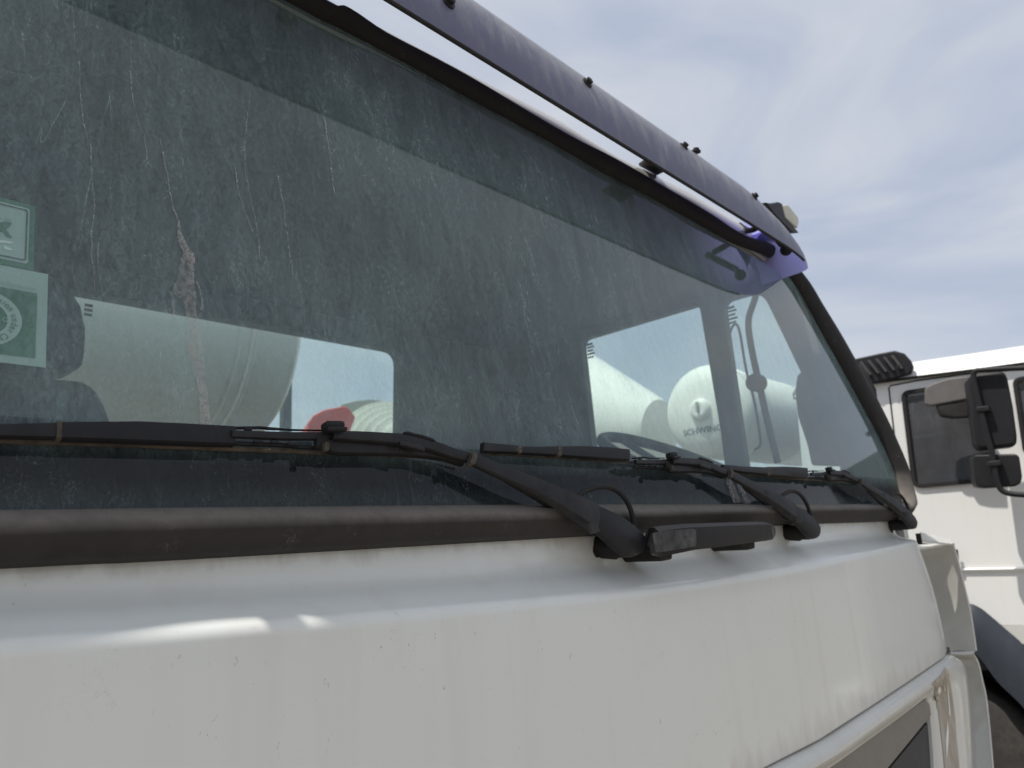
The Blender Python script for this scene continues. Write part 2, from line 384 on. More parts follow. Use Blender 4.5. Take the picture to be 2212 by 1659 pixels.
V = [tuple(p) for c_ in cols for p in c_]; k = len(cols[0])
F = [[i*k+j, i*k+j+1, (i+1)*k+j+1, (i+1)*k+j] for i in range(nX) for j in range(k-1)]
hood = mk('front_panel', V, F, WHITE, truck, smooth='all')

# small corner fillet between seal and panel edge, and cab side skin behind
V = []; F = []
rim = [p for p in Of]
for p in rim[8*5:27*5]:
    ye = interp([(-.6, .56), (.08, .56), (.40, .615), (.692, .69)], p[2])[0]
    V.append(tuple(p)); V.append((p[0]*.5+.985, max(p[1]+.012, ye), p[2]-.004)); V.append((1.972, max(p[1]+.02, ye+.01), min(p[2], .69)))
F = [[i*3+j, i*3+j+1, i*3+4+j, i*3+3+j] for i in range(len(V)//3-1) for j in range(2)]
mk('corner_pillar', V, F, WHITE, truck, smooth=True, solid=.004)
XR = 2.10
# roof front lip and roof
rf = [(640, -40), (709, 0), (846, 74), (995, 149), (1207, 259), (1317, 329), (1379, 360), (1490, 415), (1597, 480), (1640, 505), (1675, 528)]
rp = [onY(*p, .700) for p in rf]; so3 = []
lo = sorted([tuple(p) for p in O3[22:]], key=lambda p: p[0])
secs = []
xs = [XL] + [p[0] for p in rp]; zt = [rp[0][2]] + [p[2] for p in rp]
for x, z in zip(xs, zt):
    l = interp([(p[0], p[1], p[2]) for p in lo], x)
    a = np.array([x, l[0], l[1]-.004]); e = np.array([x, .700, z])
    mid = a*.45+e*.55+np.array([0, -.006, .001])
    secs.append([a+np.array([0, .02, -.01]), a, mid, e, e+np.array([0, .03, .012]), e+np.array([0, .12, .030]), e+np.array([0, 1.4, .05])])
V, F = loft(secs, close=False)
mk('roof', V, F, WHITE, truck, smooth='all')

# cab shell inside: rear wall with window opening, side wall with two openings, floor, roof lining, dash
YR = 1.9
def pl_hole(outer, holes, ax, val, thick, name, mt):
    """flat wall with rounded openings, cut by bridging through a grid of bmesh triangulation"""
    bm = bmesh.new(); eds = []
    for loop in [outer]+holes:
        vs_ = []
        for a, z in loop:
            p = (val, a, z+H) if ax == 0 else (a, val, z+H); vs_.append(bm.verts.new(p))
        for i in range(len(vs_)): eds.append(bm.edges.new((vs_[i], vs_[(i+1) % len(vs_)])))
    bmesh.ops.triangle_fill(bm, edges=eds, use_beauty=True)
    me = bpy.data.meshes.new(name); bm.to_mesh(me); bm.free(); me.materials.append(mt)
    o = bpy.data.objects.new(name, me); C.objects.link(o)
    sm = o.modifiers.new('solid', 'SOLIDIFY'); sm.thickness = thick; sm.offset = 0
    attach(o, truck); return o
def rrect(pts, r, n=5):
    out = []; k = len(pts)
    for i in range(k):
        p, a, b_ = (np.array(pts[i], float), np.array(pts[i-1], float), np.array(pts[(i+1) % k], float))
        rr = r[i] if isinstance(r, (list, tuple)) else r
        A = p+(a-p)*min(.49, rr/np.linalg.norm(a-p)); B = p+(b_-p)*min(.49, rr/np.linalg.norm(b_-p))
        for q in range(n+1):
            t = q/n; out.append(tuple(A*(1-t)**2+2*p*t*(1-t)+B*t*t))
    return out
q = lambda px, py: (lambda p: (p[0], p[2]))(onY(px, py, YR))
rw = [(.30, q(165, 635)[1]), q(860, 761), q(858, 930), (q(858, 930)[0], .10), (.30, .10)]
hr = rrect(rw, [.02, .05, .01, .03, .03])
pl_hole([(XL, -.6), (1.99, -.6), (1.99, .735), (XL, .735)], [hr], 1, YR, .05, 'cab_rear_wall', LINER)
s_ = lambda px, py: (lambda p: (p[1], p[2]))(onX(px, py, 1.97))
w1 = rrect([s_(1258, 735), s_(1514, 658), s_(1560, 930), (s_(1560, 930)[0], .12), (s_(1285, 955)[0], .12)], [.03, .022, .01, .03, .03])
w2 = rrect([s_(1563, 652), s_(1648, 628), s_(1690, 715), s_(1750, 840), (.66, .12), (s_(1605, 930)[0]+.0, .12)], [.03, .05, .1, .03, .03, .03])
pl_hole([(.58, -.6), (YR, -.6), (YR, .735), (.90, .715), (.69, .692), (.615, .40), (.56, .08), (.56, -.6)], [w1, w2], 0, 1.975, .03, 'cab_side_wall', LINER)
mk('cab_side_wall', *prism([(XL-.03, .57, -.6), (XL-.03, YR, -.6), (XL-.03, YR, .73), (XL-.03, .90, .71), (XL-.03, .69, .68), (XL-.03, .56, .05)], (.03, 0, 0)), LINER, truck)
mk('cab_door_skin', *prism([(2.035, .560, -.9), (2.035, 1.95, -.9), (2.035, 1.95, .07), (2.035, .63, .05), (2.035, .560, .0)], (.035, 0, 0)), WHITE, truck)
mk('cab_roof_lining', *prism([(XL, .715, .690), (XL, .90, .715), (XL, YR, .735), (XL, YR, .755), (XL, .90, .735), (XL, .72, .702)], (2.27, 0, 0)), LINER, truck)
mk('cab_floor', *box((XL, .56, -.66), (1.99, YR, -.60)), CLOTH, truck)
V, F = prism([(XL+.01, .55, .035), (XL+.01, .80, .085), (XL+.01, .90, .03), (XL+.01, .86, -.5), (XL+.01, .55, -.5)], (2.20, 0, 0))
mk('dashboard', V, F, DASH, truck, bevel=.015)
# glazing of those openings
def pane(name, loop, ax, val, mt, parent):
    V = [((val, a, z) if ax == 0 else (a, val, z)) for a, z in loop]
    return mk(name, V, [list(range(len(V)))], mt, parent)
rwin = pane('rear_window', hr, 1, YR, SIDEGLASS, truck)
sw1 = pane('side_window', w1, 0, 1.975, SIDEGLASS, truck); sw2 = pane('side_window', w2, 0, 1.975, SIDEGLASS, truck)
def marking(px, py, X, parent, n=5, wd=.03):      # the small printed approval marks in the corner of each pane
    p = onX(px, py, X-.018); ms = []
    for i in range(n):
        y0 = p[1]; z0 = p[2]-.012*i; h_ = .006 if i else .008
        ms.append(box((X-.019, y0-wd*(1 if i % 2 else .8), z0-h_), (X-.0175, y0, z0)))
    mk('glass_marking', *join(*ms), INKG, parent)
marking(1268, 743, 1.975, sw1); marking(1570, 664, 1.975, sw2)
p = onY(181, 655, YR-.02); ms = [box((p[0]+.002, YR-.021, p[2]-.012*i-.007), (p[0]+.02, YR-.0195, p[2]-.012*i)) for i in range(3)]
mk('glass_marking', *join(*ms), INKG, rwin)

# passenger seat (headrest silhouette) and steering wheel
YS = 1.45
sil = [onY(*p, YS) for p in ((10, 560), (100, 575), (150, 612), (180, 659), (190, 708), (189, 755), (183, 785), (168, 800), (100, 801), (10, 792))]
seat_t = [onY(*p, YS) for p in ((10, 800), (132, 814), (184, 819), (214, 834), (232, 871), (245, 905), (262, 965), (290, 1150), (300, 1500), (-300, 1560), (-260, 820))]
seat = mk('seat', *prism([tuple(p) for p in seat_t], (0, .13, -.0)), CLOTH, truck, bevel=.03, seg=3)
mk('headrest', *prism([tuple(p) for p in sil], (0, .10, 0)), CLOTH, seat, bevel=.025, seg=3)
for x_ in (.22, .33): mk('headrest_post', *tube([(x_, YS+.05, .30), (x_, YS+.05, .40)], .006, sm=False), BLACK, seat)
wc = np.array([1.60, .93, .165]); wa = np.array([1, 0, 0.]); wb = np.array([0, math.cos(R_(28)), math.sin(R_(28))]); wr = .205
ring = [wc+wr*(math.cos(a)*wa+math.sin(a)*wb) for a in np.linspace(0, 2*math.pi, 49)]
wn = np.cross(wa, wb)
sw = mk('steering_wheel', *tube(ring, .0145, 10, 1, sm=False), BLACK2, truck, smooth='all')
for a in (R_(-25), R_(90), R_(205)):
    mk('wheel_spoke', *tube([wc+.03*(math.cos(a)*wa+math.sin(a)*wb)-wn*.02, wc+wr*(math.cos(a)*wa+math.sin(a)*wb)], .009, 8, 1, sm=False), BLACK2, sw)
mk('wheel_hub', *lathe(wc-wn*.045, wn, [(0, .03), (0, .06), (.02, .055), (.028, .02)], 24), BLACK2, sw, smooth=True)
mk('steering_column', *tube([wc-wn*.03, wc+np.array([0, -.16, -.32])], .035, 12, 1, sm=False), BLACK2, truck, smooth=True)

# papers lying on the dash at the far side
for i, (px, py, w_, d_) in enumerate(((1835, 1000, .09, .05), (1790, 985, .05, .03))):
    p = onG(px, py, -.10)
    mk('paper_on_dash', *box((p[0]-w_/2, p[1], p[2]-.002), (p[0]+w_/2, p[1]+d_, p[2])), PAPER, truck) if False else None

# mirror bracket outside the far door, seen through the glass
MX = 2.22
mp_ = lambda px, py: onX(px, py, MX)
ms = tube([mp_(1632, 600), mp_(1632, 640), mp_(1617, 690), mp_(1622, 745), mp_(1640, 830), mp_(1660, 920), mp_(1680, 1000)], .011, 10, 4)
bracket = mk('mirror_bracket', *ms, SEAL2, truck, smooth='all')
mk('bracket_loop', *tube([mp_(1605, 930), mp_(1590, 830), mp_(1578, 760), mp_(1577, 720), mp_(1588, 700), mp_(1598, 718), mp_(1612, 800), mp_(1628, 860), mp_(1640, 930), mp_(1642, 960), mp_(1630, 972)], .0045, 8, 5), SEAL2, bracket, smooth='all')
p = mp_(1634, 827); mk('bracket_clamp', *lathe((MX-.02, p[1], p[2]), (1, 0, 0), [(0, .012), (0, .030), (.04, .030), (.04, .012)], 20), SEAL2, bracket, bevel=.003)

mk('mirror_housing', *prism([(-.50, .50, .14), (-.25, .50, .14), (-.23, .50, .40), (-.24, .50, .66), (-.50, .50, .66)], (0, .08, 0)), BLACK2, truck, bevel=.03, seg=3)  # unseen left mirror and arm, added to shade the panel's left end
mk('mirror_arm', *tube([(XL+.02, .72, .70), (-.36, .62, .73), (-.38, .56, .64), (-.38, .56, .10), (-.36, .60, -.05), (XL, .62, -.06)], .012), BLACK2, truck, smooth='all')
ms = [mp_(*a) for a in ((1720, 812), (1732, 799), (1830, 786), (1860, 840), (1880, 1010), (1752, 1006), (1742, 960), (1722, 900), (1716, 850))]
mk('mirror_housing', *prism(ms, (.05, -.03, 0)), SEAL2, bracket, bevel=.006)
# ---- grille frame, slats, peeled sticker, corner vane
so_ = [(1300, 1863), (1500, 1749), (1650, 1663), (1773, 1600), (1870, 1537), (1959, 1478), (2020, 1436), (2049, 1416), (2060, 1419), (2074, 1429), (2081, 1450), (2086, 1500), (2090, 1554), (2095, 1659), (2100, 1800)]
si_ = [(1500, 1842), (1650, 1750), (1720, 1705), (1793, 1659), (1870, 1604), (1940, 1553), (1985, 1519), (1996, 1510), (2003, 1510), (2008, 1518), (2012, 1537), (2015, 1565), (2018, 1600), (2022, 1659), (2027, 1800)]
secs = []
A = smooth_path([onY(*p, .482) for p in so_], 4); B = smooth_path([onY(*p, .490) for p in si_], 4)
for a, b_ in zip(A, B):
    s = []
    for t, qv in ((0, -.012), (0, .002), (.06, .010), (.2, .018), (.38, .021), (.55, .018), (.72, .009), (.84, .0035), (.97, .0015), (1, -.004), (1, -.016)):
        s.append(a+(b_-a)*t+np.array([0, -qv, 0]))
    secs.append(s)
V, F = loft(secs, close=False)
frame = mk('grille_frame', V, F, WHITE, truck, smooth=True)
slA = [(1400, 1905), (1650, 1751), (1793, 1660), (1940, 1554), (1999, 1511), (2008, 1520), (2012, 1545), (1990, 1572), (1919, 1659), (1840, 1750), (1700, 1905)]
slB = [(1700, 1909), (1843, 1752), (1922, 1661), (1992, 1575), (2014, 1549), (2019, 1620), (2022, 1662), (2027, 1900)]
sl1 = mk('grille_slat', *prism([onY(*p, .488) for p in slA], (0, .02, 0)), GREY_SLAT, truck, bevel=.0015)
V, F = prism([onY(*p, .500) for p in slB], (0, .02, 0))
mk('grille_slat', V, F, DARK_SLAT, truck, label='darker lower grille slat')
mk('grille_backing', *box((XL, .52, -1.1), (2.1, .54, -.32)), DARK_SLAT, truck)
mk('bumper', *box((XL, .47, -1.25), (2.12, .9, -.95)), WHITE, truck, bevel=.02)
# residue of a peeled sticker on the frame
m, nt, b, L_ = mat('peeled_sticker_residue')
c = mixc(nt, ramp(nt, noise(nt, 38, (1, 1, .22), 5, .65), (.40, g(0)), (.62, g(1))), (.36, .31, .245), (.47, .435, .37))
L_(c, b.inputs['Base Color']); b.inputs['Roughness'].default_value = .8
RES = m
res = [(2013, 1478), (2019, 1470), (2026, 1464), (2031, 1457), (2036, 1450), (2040, 1441), (2045, 1446), (2050, 1458), (2049, 1466), (2053, 1478), (2057, 1510), (2061, 1540), (2065, 1590), (2070, 1640), (2073, 1700), (2077, 1790), (2043, 1790), (2040, 1665), (2036, 1620), (2030, 1570), (2026, 1535), (2022, 1525), (2023, 1515), (2017, 1498), (2020, 1488)]
def frame_pt(px, py, lift):
    best = None
    r = ray(px, py)
    # walk the line of sight to the frame skin
    for i in range(len(secs)-1):
        for j in range(1, 9):
            a, b_, c_ = secs[i][j], secs[i][j+1], secs[i+1][j]; d_ = secs[i+1][j+1]
            for T in ((a, b_, c_), (b_, d_, c_)):
                n = np.cross(T[1]-T[0], T[2]-T[0]); dn = np.dot(r, n)
                if abs(dn) < 1e-12: continue
                k_ = np.dot(T[0], n)/dn; P = r*k_
                u_ = [np.dot(np.cross(T[(q_+1) % 3]-T[q_], P-T[q_]), n) for q_ in range(3)]
                if min(u_) >= -1e-9 and (best is None or k_ < best): best = k_
    if best is None: best = .468/r[1]
    P = r*best; return (P[0], P[1]-lift, P[2])
bm = bmesh.new(); vv = [bm.verts.new((p[0], p[1], 0)) for p in res]
eds = [bm.edges.new((vv[i], vv[(i+1) % len(vv)])) for i in range(len(vv))]
bmesh.ops.triangle_fill(bm, edges=eds, use_beauty=True)
for _ in range(2): bmesh.ops.subdivide_edges(bm, edges=bm.edges[:], cuts=1)
bmesh.ops.triangulate(bm, faces=bm.faces[:])
bm.verts.index_update(); V = [frame_pt(v.co.x, v.co.y, .0012) for v in bm.verts]; F = [[v.index for v in f.verts] for f in bm.faces]; bm.free()
mk('peeled_sticker', V, F, RES, frame)
for pts in ([(2044, 1462), (2047, 1500), (2051, 1545), (2048, 1545), (2045, 1500), (2043, 1470)], [(2036, 1470), (2041, 1492), (2039, 1494), (2034, 1474)], [(2024, 1482), (2029, 1480), (2031, 1492), (2027, 1500), (2023, 1494)], [(2044, 1555), (2047, 1580), (2046, 1610), (2042, 1640), (2041, 1600)]):
    mk('sticker_remnant', [frame_pt(*p, .0022) for p in pts], [list(range(len(pts)))], WHITE2, frame)

# corner vane (air deflector) beside the front panel
def vane(name, edge_px, lip_px, top=None):
    A = [onY(*p, .62) for p in edge_px]; B = [onY(*p, .535) for p in lip_px]
    A = smooth_path(A, 4); B = smooth_path(B, 4); secs = []
    for a, b_ in zip(A, B):
        t_ = (b_-a)/np.linalg.norm(b_-a); sd_ = np.array([1, 0, 0.])
        m1 = a*.5+b_*.5+np.array([.010, .012, 0])
        secs.append([a-t_*.03, a, m1, b_-t_*.010, b_, b_+np.array([.006, -.002, 0]), b_+np.array([.008, .006, 0]), m1+np.array([.010, .012, 0]), a+np.array([.01, .012, 0])])
    return mk(name, *loft(secs), VANE, truck, smooth=True)
v1 = vane('corner_vane', [(1990, 1172), (2005, 1205), (2022, 1266), (2038, 1335), (2050, 1408)], [(2059, 1177), (2069, 1212), (2081, 1260), (2096, 1325), (2108, 1406)])
v2 = vane('corner_vane', [(2050, 1416), (2070, 1440), (2080, 1500), (2088, 1554), (2092, 1659), (2096, 1780)], [(2103, 1415), (2112, 1432), (2121, 1470), (2131, 1520), (2144, 1659), (2152, 1780)])
ft = [onY(1987, 1153, .545), onY(2012, 1157, .56), onY(2052, 1168, .56), onY(2062, 1178, .535), onY(2040, 1176, .52), onY(1993, 1171, .505)]
mk('vane_flange', *prism(ft, (0, 0, .004)), VANE, v1)
ft = [onY(2051, 1408, .53), onY(2106, 1406, .535), onY(2104, 1414, .535), onY(2054, 1413, .505)]
mk('vane_flange', *prism(ft, (0, .02, -.003)), VANE, v1)
p = onY(2057, 1175, .535); mk('vane_flange', *box((2.04, .530, p[2]-.002), (p[0]+.004, .665, p[2]+.002)), VANE, v1)  # extra plate behind the flange, added to keep sun off the vane
p = onY(1990, 1163, .50); mk('vane_clip', *box((p[0]-.004, p[1], p[2]-.014), (p[0]+.004, p[1]+.01, p[2]+.012)), SEAL2, v1)

# ---- black grab handle on the panel
tp = [(1411, 1148), (1417, 1139), (1440, 1135), (1486, 1131), (1560, 1128.5), (1620, 1127), (1655, 1127), (1667, 1131), (1671, 1140)]
bt = [(1419, 1198), (1428, 1204), (1452, 1198), (1500, 1188), (1560, 1181), (1620, 1173), (1655, 1168), (1668, 1166), (1671, 1158)]
secs = []
for i, (a, b_) in enumerate(zip(tp, bt)):
    yo = (.470, .464, .458, .452, .448, .452, .460, .470, .480)[i]
    a = np.array(onY(*a, yo)); b_ = np.array(onY(*b_, yo-.003))
    secs.append([a+np.array([0, .010, .0]), a+np.array([0, .003, .000]), a*.85+b_*.15+np.array([0, -.003, 0]), a*.15+b_*.85+np.array([0, -.003, 0]), b_, b_+np.array([0, .012, .003]), a*.5+b_*.5+np.array([0, .018, 0])])
handle = mk('grab_handle', *loft(secs), BLACK2, truck, smooth=True)
tpx = [(1410, 1152), (1440, 1146), (1494, 1142), (1502, 1146), (1503, 1168), (1502, 1180), (1440, 1191), (1418, 1193)]
mk('handle_end_tape', [onY(px, py, .4445+.013*max(0, (1503-px)/95)) for px, py in tpx], [list(range(8))], FOIL, handle, solid=.002)
tpx = [(1662, 1134), (1670, 1135), (1671, 1158), (1664, 1158)]
mk('handle_end_tape', [onY(px, py, .4635) for px, py in tpx], [[0, 1, 2, 3]], FOIL, handle, solid=.002)
for px, py in ((1440, 1193), (1622, 1172)):
    p = onY(px, py, .47)
    mk('handle_foot', *prism([(p[0]-.016, p[1], p[2]+.012), (p[0]+.016, p[1], p[2]+.012), (p[0]+.013, p[1], p[2]-.009), (p[0]-.011, p[1], p[2]-.010)], (0, .06, -.0)), SEAL2, handle, bevel=.003)

# ---- wipers (first one measured on the glass, the others are copies set along the cab)
def G2(top, bot, off, th):
    """sections between an upper and a lower outline; off/th lists give clearance from glass and thickness"""
    secs = []
    for i, (a, b_) in enumerate(zip(top, bot)):
        o_ = off[i] if isinstance(off, (list, tuple)) else off
        t_ = (th[i] if isinstance(th, (list, tuple)) else th)*.62
        A = np.array(onG(*a, o_)); B = np.array(onG(*b_, o_)); n = -GN
        secs.append([A+n*t_*.10, A*.96+B*.04+n*t_*.34, A*.60+B*.40+n*t_*.42, A*.10+B*.90+n*t_*.30, B+n*t_*.05, B-n*t_*.5, A-n*t_*.5])
    return loft(secs)
# arm: from hook to hinge
arm_t = [(718, 931), (790, 933), (860, 937), (900, 942), (940, 954), (985, 971), (1024, 981)]
arm_b = [(718, 949), (790, 954), (850, 959), (885, 962), (925, 972), (972, 988), (1018, 1001)]
arm = mk('wiper_arm', *G2(arm_t, arm_b, [.024]*7, .010), BLACK, truck, smooth=True)
ch_t = [(1024, 980), (1100, 1011), (1161, 1035), (1220, 1060), (1273, 1083), (1288, 1092), (1291, 1112)]
ch_b = [(1018, 1003), (1090, 1036), (1161, 1069), (1220, 1104), (1262, 1132), (1283, 1144), (1291, 1136)]
mk('arm_channel', *G2(ch_t, ch_b, [.026, .028, .031, .035, .038, .039, .039], [.010, .013, .016, .019, .021, .02, .012]), BLACK, arm, smooth=True)
fl_t = [(1090, 1034), (1161, 1066), (1220, 1101), (1262, 1130), (1280, 1141)]
fl_b = [(1092, 1041), (1161, 1082), (1215, 1117), (1258, 1143), (1283, 1149)]
mk('channel_flange', *G2(fl_t, fl_b, [.018, .016, .016, .020, .026], .006), BLACK, arm, smooth=True)
mk('arm_clip', *G2([(1017, 979), (1023, 978), (1027, 981)], [(1012, 1004), (1019, 1007), (1024, 1004)], .028, .015), BLADE, arm, smooth=True)
p = np.array(onG(1163, 1054, .040)); mk('channel_hole', *lathe(p, -GN, [(0, .0022), (.0012, .0035), (.0016, .0035), (.0016, .002)], 14), SEAL2, arm, smooth=True)
hd_t = [(1287, 1091), (1302, 1098), (1335, 1114), (1367, 1138), (1383, 1153), (1391, 1168), (1392, 1180)]
hd_b = [(1283, 1143), (1290, 1150), (1315, 1168), (1335, 1186), (1354, 1200), (1372, 1201), (1386, 1193)]
head_ = mk('arm_head', *G2(hd_t, hd_b, [.032, .032, .033, .034, .034, .034, .033], [.012, .016, .022, .024, .024, .022, .012]), BLACK2, arm, smooth=True)
p = np.array(onG(1281, 1139, .052)); mk('hinge_pin', *tube([p+GU*.004, p-GU*.006], .006, 10, 1, sm=False), BLACK, arm, smooth=True)
p = np.array(onG(1352, 1188, .022))
mk('wiper_shaft', *lathe(p+np.array([0, -.006, 0]), (0, 1, .12), [(0, .007), (.004, .0095), (.016, .0105), (.020, .013), (.04, .0135), (.07, .0135)], 28), SEAL2, arm, smooth=True)
mk('shaft_collar', *lathe(p+np.array([-.001, .018, -.004]), (0, 1, .12), [(.016, .013), (.018, .0155), (.022, .0155), (.024, .012)], 28), RUST, arm, smooth=True)
hs_ = [onG(px, py, o_) for px, py, o_ in ((1240, 1082, .030), (1262, 1062, .030), (1300, 1051, .032), (1330, 1058, .033), (1352, 1080, .033), (1365, 1110, .032), (1371, 1150, .028), (1370, 1180, .02))]
mk('washer_hose', *tube(hs_, .0032, 10, 5), SEAL2, arm, smooth='all')
# blade spine, covers, adapter, rubber
bl_t = [(-420, 935), (-200, 925), (0, 917.5), (122, 914.5)]
bl_b = [(-420, 952), (-200, 950), (0, 945), (122, 948)]
mk('blade_end_cover', *G2(bl_t, bl_b, .016, .011), BLACK, arm, smooth=True)
mk('cover_collar', *G2([(120, 913.5), (126, 912.5), (132, 913)], [(120, 949.5), (126, 951), (132, 951)], .016, .013), BLADE, arm, smooth=True)
bl_t = [(131, 914), (220, 912.5), (300, 911.5), (400, 916), (505, 922)]
bl_b = [(131, 950.5), (220, 953), (300, 956), (400, 960), (506, 963)]
mk('blade_cover', *G2(bl_t, bl_b, .016, .014), BLACK2, arm, smooth=True)
mk('blade_spine', *G2([(500, 930), (620, 934), (720, 934)], [(500, 945), (620, 950), (720, 950)], .020, .008), BLACK, arm, smooth=True)
mk('blade_link', *G2([(500, 922), (560, 921), (625, 927), (700, 929)], [(500, 927), (560, 926), (625, 930), (700, 931)], .016, .004), BLACK2, arm)
mk('blade_link', *G2([(500, 955), (600, 957), (700, 967), (780, 973)], [(500, 961), (600, 965), (700, 972), (780, 978)], .014, .006), BLACK2, arm)
for px, py, w_, h_ in ((548, 951, 20, 5), (585, 952, 16, 5), (622, 955, 24, 7), (528, 924, 16, 5), (575, 923, 22, 5)):
    mk('link_tab', *G2([(px, py), (px+w_, py+1)], [(px, py+h_), (px+w_, py+h_+1)], .020, .004), BLACK2, arm)
mk('adapter_block', *G2([(682, 946), (700, 947), (715, 952)], [(682, 968), (700, 972), (715, 974)], .020, .010), SEAL2, arm)
mk('blade_hook', *G2([(702, 952), (720, 950), (745, 951), (800, 954), (850, 959), (905, 967), (950, 980), (995, 1000)], [(702, 974), (720, 980), (745, 982), (800, 982), (860, 983), (920, 988), (960, 994), (1000, 1006)], .017, .013), BLACK, arm, smooth=True)
mk('hook_tip', *G2([(699, 958), (704, 955), (709, 958)], [(699, 973), (704, 976), (709, 974)], .026, .008), BLADE, arm, smooth=True)
mk('nozzle_block', *G2([(699, 914), (704, 910.5), (735, 911), (740, 914)], [(699, 929), (704, 931), (735, 931), (740, 930)], .026, .016), SEAL2, arm, bevel=.001)
mk('nozzle_block', *G2([(705, 924), (712, 922), (745, 923), (748, 926)], [(705, 930), (712, 932), (745, 932), (748, 931)], .032, .010), BLACK2, arm, bevel=.001)
mk('arm_clip', *G2([(872, 934), (878, 932), (904, 939), (907, 942)], [(872, 937), (878, 938), (904, 944), (907, 945)], .026, .007), BLACK2, arm)
mk('arm_clip', *G2([(902, 941), (908, 939), (934, 948), (938, 951)], [(902, 944), (908, 945), (934, 953), (938, 954)], .026, .007), BLACK2, arm)
mk('arm_clip', *G2([(862, 955), (872, 954), (905, 962), (915, 968)], [(862, 962), (872, 964), (905, 973), (915, 976)], .028, .008), BLACK, arm, smooth=True)
rb_t = [(-420, 951), (0, 947), (130, 952), (300, 958), (505, 965), (700, 975), (850, 982), (940, 987), (1000, 1003)]
rb_b = [(-420, 957), (0, 957), (130, 961), (300, 966), (505, 974), (700, 981.5), (850, 987), (940, 990), (1000, 1006)]
mk('blade_rubber', *G2(rb_t, rb_b, .006, .005), BLADE, arm)
rnd = random.Random(3); ms = []
for x in range(-60, 960, 26):
    y = float(np.interp(x, [p[0] for p in rb_t], [p[1] for p in rb_t])); l_ = rnd.uniform(6, 20)
    if rnd.random() < .6: ms.append(G2([(x, y-3), (x+l_, y-3+l_*.03)], [(x, y+1+rnd.random()*3), (x+l_, y+2)], .010, .003))
mk('rubber_debris', *join(*ms), BLADE, arm, kind='stuff')
def copy_part(o, dx, dz=0.0):
    c = o.copy(); C.objects.link(c); c.parent = truck; c.matrix_parent_inverse = Matrix.Translation(-base_of(truck)); c.location = (dx, 0, dz)
    for ch in list(o.children):
        d = ch.copy(); C.objects.link(d); d.parent = c; d.matrix_parent_inverse = Matrix.Identity(4)
    return c
arm['label'] = 'wiper nearest the camera, its blade running out of frame'
w2_ = copy_part(arm, .5385); w2_['label'] = 'middle wiper left of the grab handle shaft'
w3_ = copy_part(arm, 1.1235); w3_['label'] = 'farthest wiper at the windscreen corner'
w2_['label'] = 'middle wiper just beyond the black grab handle'
# farther wipers have the shorter blades the photograph shows: their outer covers end early
for w_ in (w2_, w3_):
    for ch in list(w_.children):
        nm = ch.name.split('.')[0]
        if nm in ('blade_end_cover', 'blade_rubber', 'cover_collar', 'rubber_debris', 'blade_cover'):
            bpy.data.objects.remove(ch)
    X0 = .5385 if w_ is w2_ else 1.1235
    def GX(top, bot, off, th):
        V, F = G2(top, bot, off, th); return [(v[0]-X0, v[1], v[2]) for v in V], F
    if w_ is w2_:
        parts = [('blade_end_cover', [(1042, 956), (1050, 957), (1112, 963), (1118, 965)], [(1041, 977), (1050, 977), (1112, 979), (1118, 981)], BLACK),
                 ('cover_collar', [(1114, 965), (1119, 964), (1124, 965)], [(1114, 979), (1119, 981), (1124, 981)], BLADE),
                 ('blade_cover', [(1119, 965), (1160, 966), (1204, 965), (1260, 964), (1320, 967), (1357, 971)], [(1119, 980), (1160, 982), (1204, 985), (1260, 989), (1320, 993), (1358, 995)], BLACK2),
                 ('blade_rubber', [(1048, 978), (1150, 982), (1250, 989), (1400, 997), (1540, 1007), (1570, 1013)], [(1048, 982), (1150, 987), (1250, 994), (1400, 1003), (1540, 1011), (1572, 1015)], BLADE)]
        for x_ in (1165,): parts.append(('cover_collar', [(1202, 964), (1206, 963), (1210, 964)], [(1202, 985), (1206, 987), (1210, 987)], BLADE))
    else:
        parts = [('blade_end_cover', [(1560, 1004), (1600, 1008), (1660, 1010)], [(1560, 1014), (1600, 1020), (1660, 1026)], BLACK),
                 ('blade_cover', [(1660, 1009), (1690, 1008), (1720, 1009), (1742, 1011)], [(1660, 1027), (1690, 1029), (1720, 1031), (1743, 1033)], BLACK2),
                 ('cover_collar', [(1656, 1009), (1660, 1008), (1663, 1009)], [(1656, 1026), (1660, 1028), (1663, 1028)], BLADE),
                 ('blade_rubber', [(1590, 1020), (1700, 1031), (1800, 1038), (1870, 1044)], [(1590, 1024), (1700, 1035), (1800, 1041), (1872, 1046)], BLADE)]
    for nm, t_, b_, mt in parts:
        V, F = GX(t_, b_, .006 if nm == 'blade_rubber' else .016, .004 if nm == 'blade_rubber' else .012)
        o = mk(nm, V, F, mt, None, smooth=True); o.parent = w_

# ---- dried smear on the glass, thin crust
m = bpy.data.materials.new('dried_milky_smear'); m.use_nodes = True; nt = m.node_tree; nt.nodes.clear(); L = nt.links.new
out = N(nt, 'ShaderNodeOutputMaterial'); tr = N(nt, 'ShaderNodeBsdfTransparent'); df = N(nt, 'ShaderNodeBsdfDiffuse'); df.inputs[0].default_value = (.52, .49, .47, 1)
ms_ = N(nt, 'ShaderNodeMixShader')
fa = math_(nt, 'MULTIPLY', ramp(nt, noise(nt, 260, (1, 1, .7), 4, .7), (.38, g(.10)), (.56, g(.52))), ramp(nt, noise(nt, 40, (1, 1, .4), 4, .7, .0, (3, 3, 3)), (.32, g(.35)), (.6, g(1))))
L(fa, ms_.inputs[0]); L(tr.outputs[0], ms_.inputs[1]); L(df.outputs[0], ms_.inputs[2]); L(ms_.outputs[0], out.inputs[0])
SMEAR = m
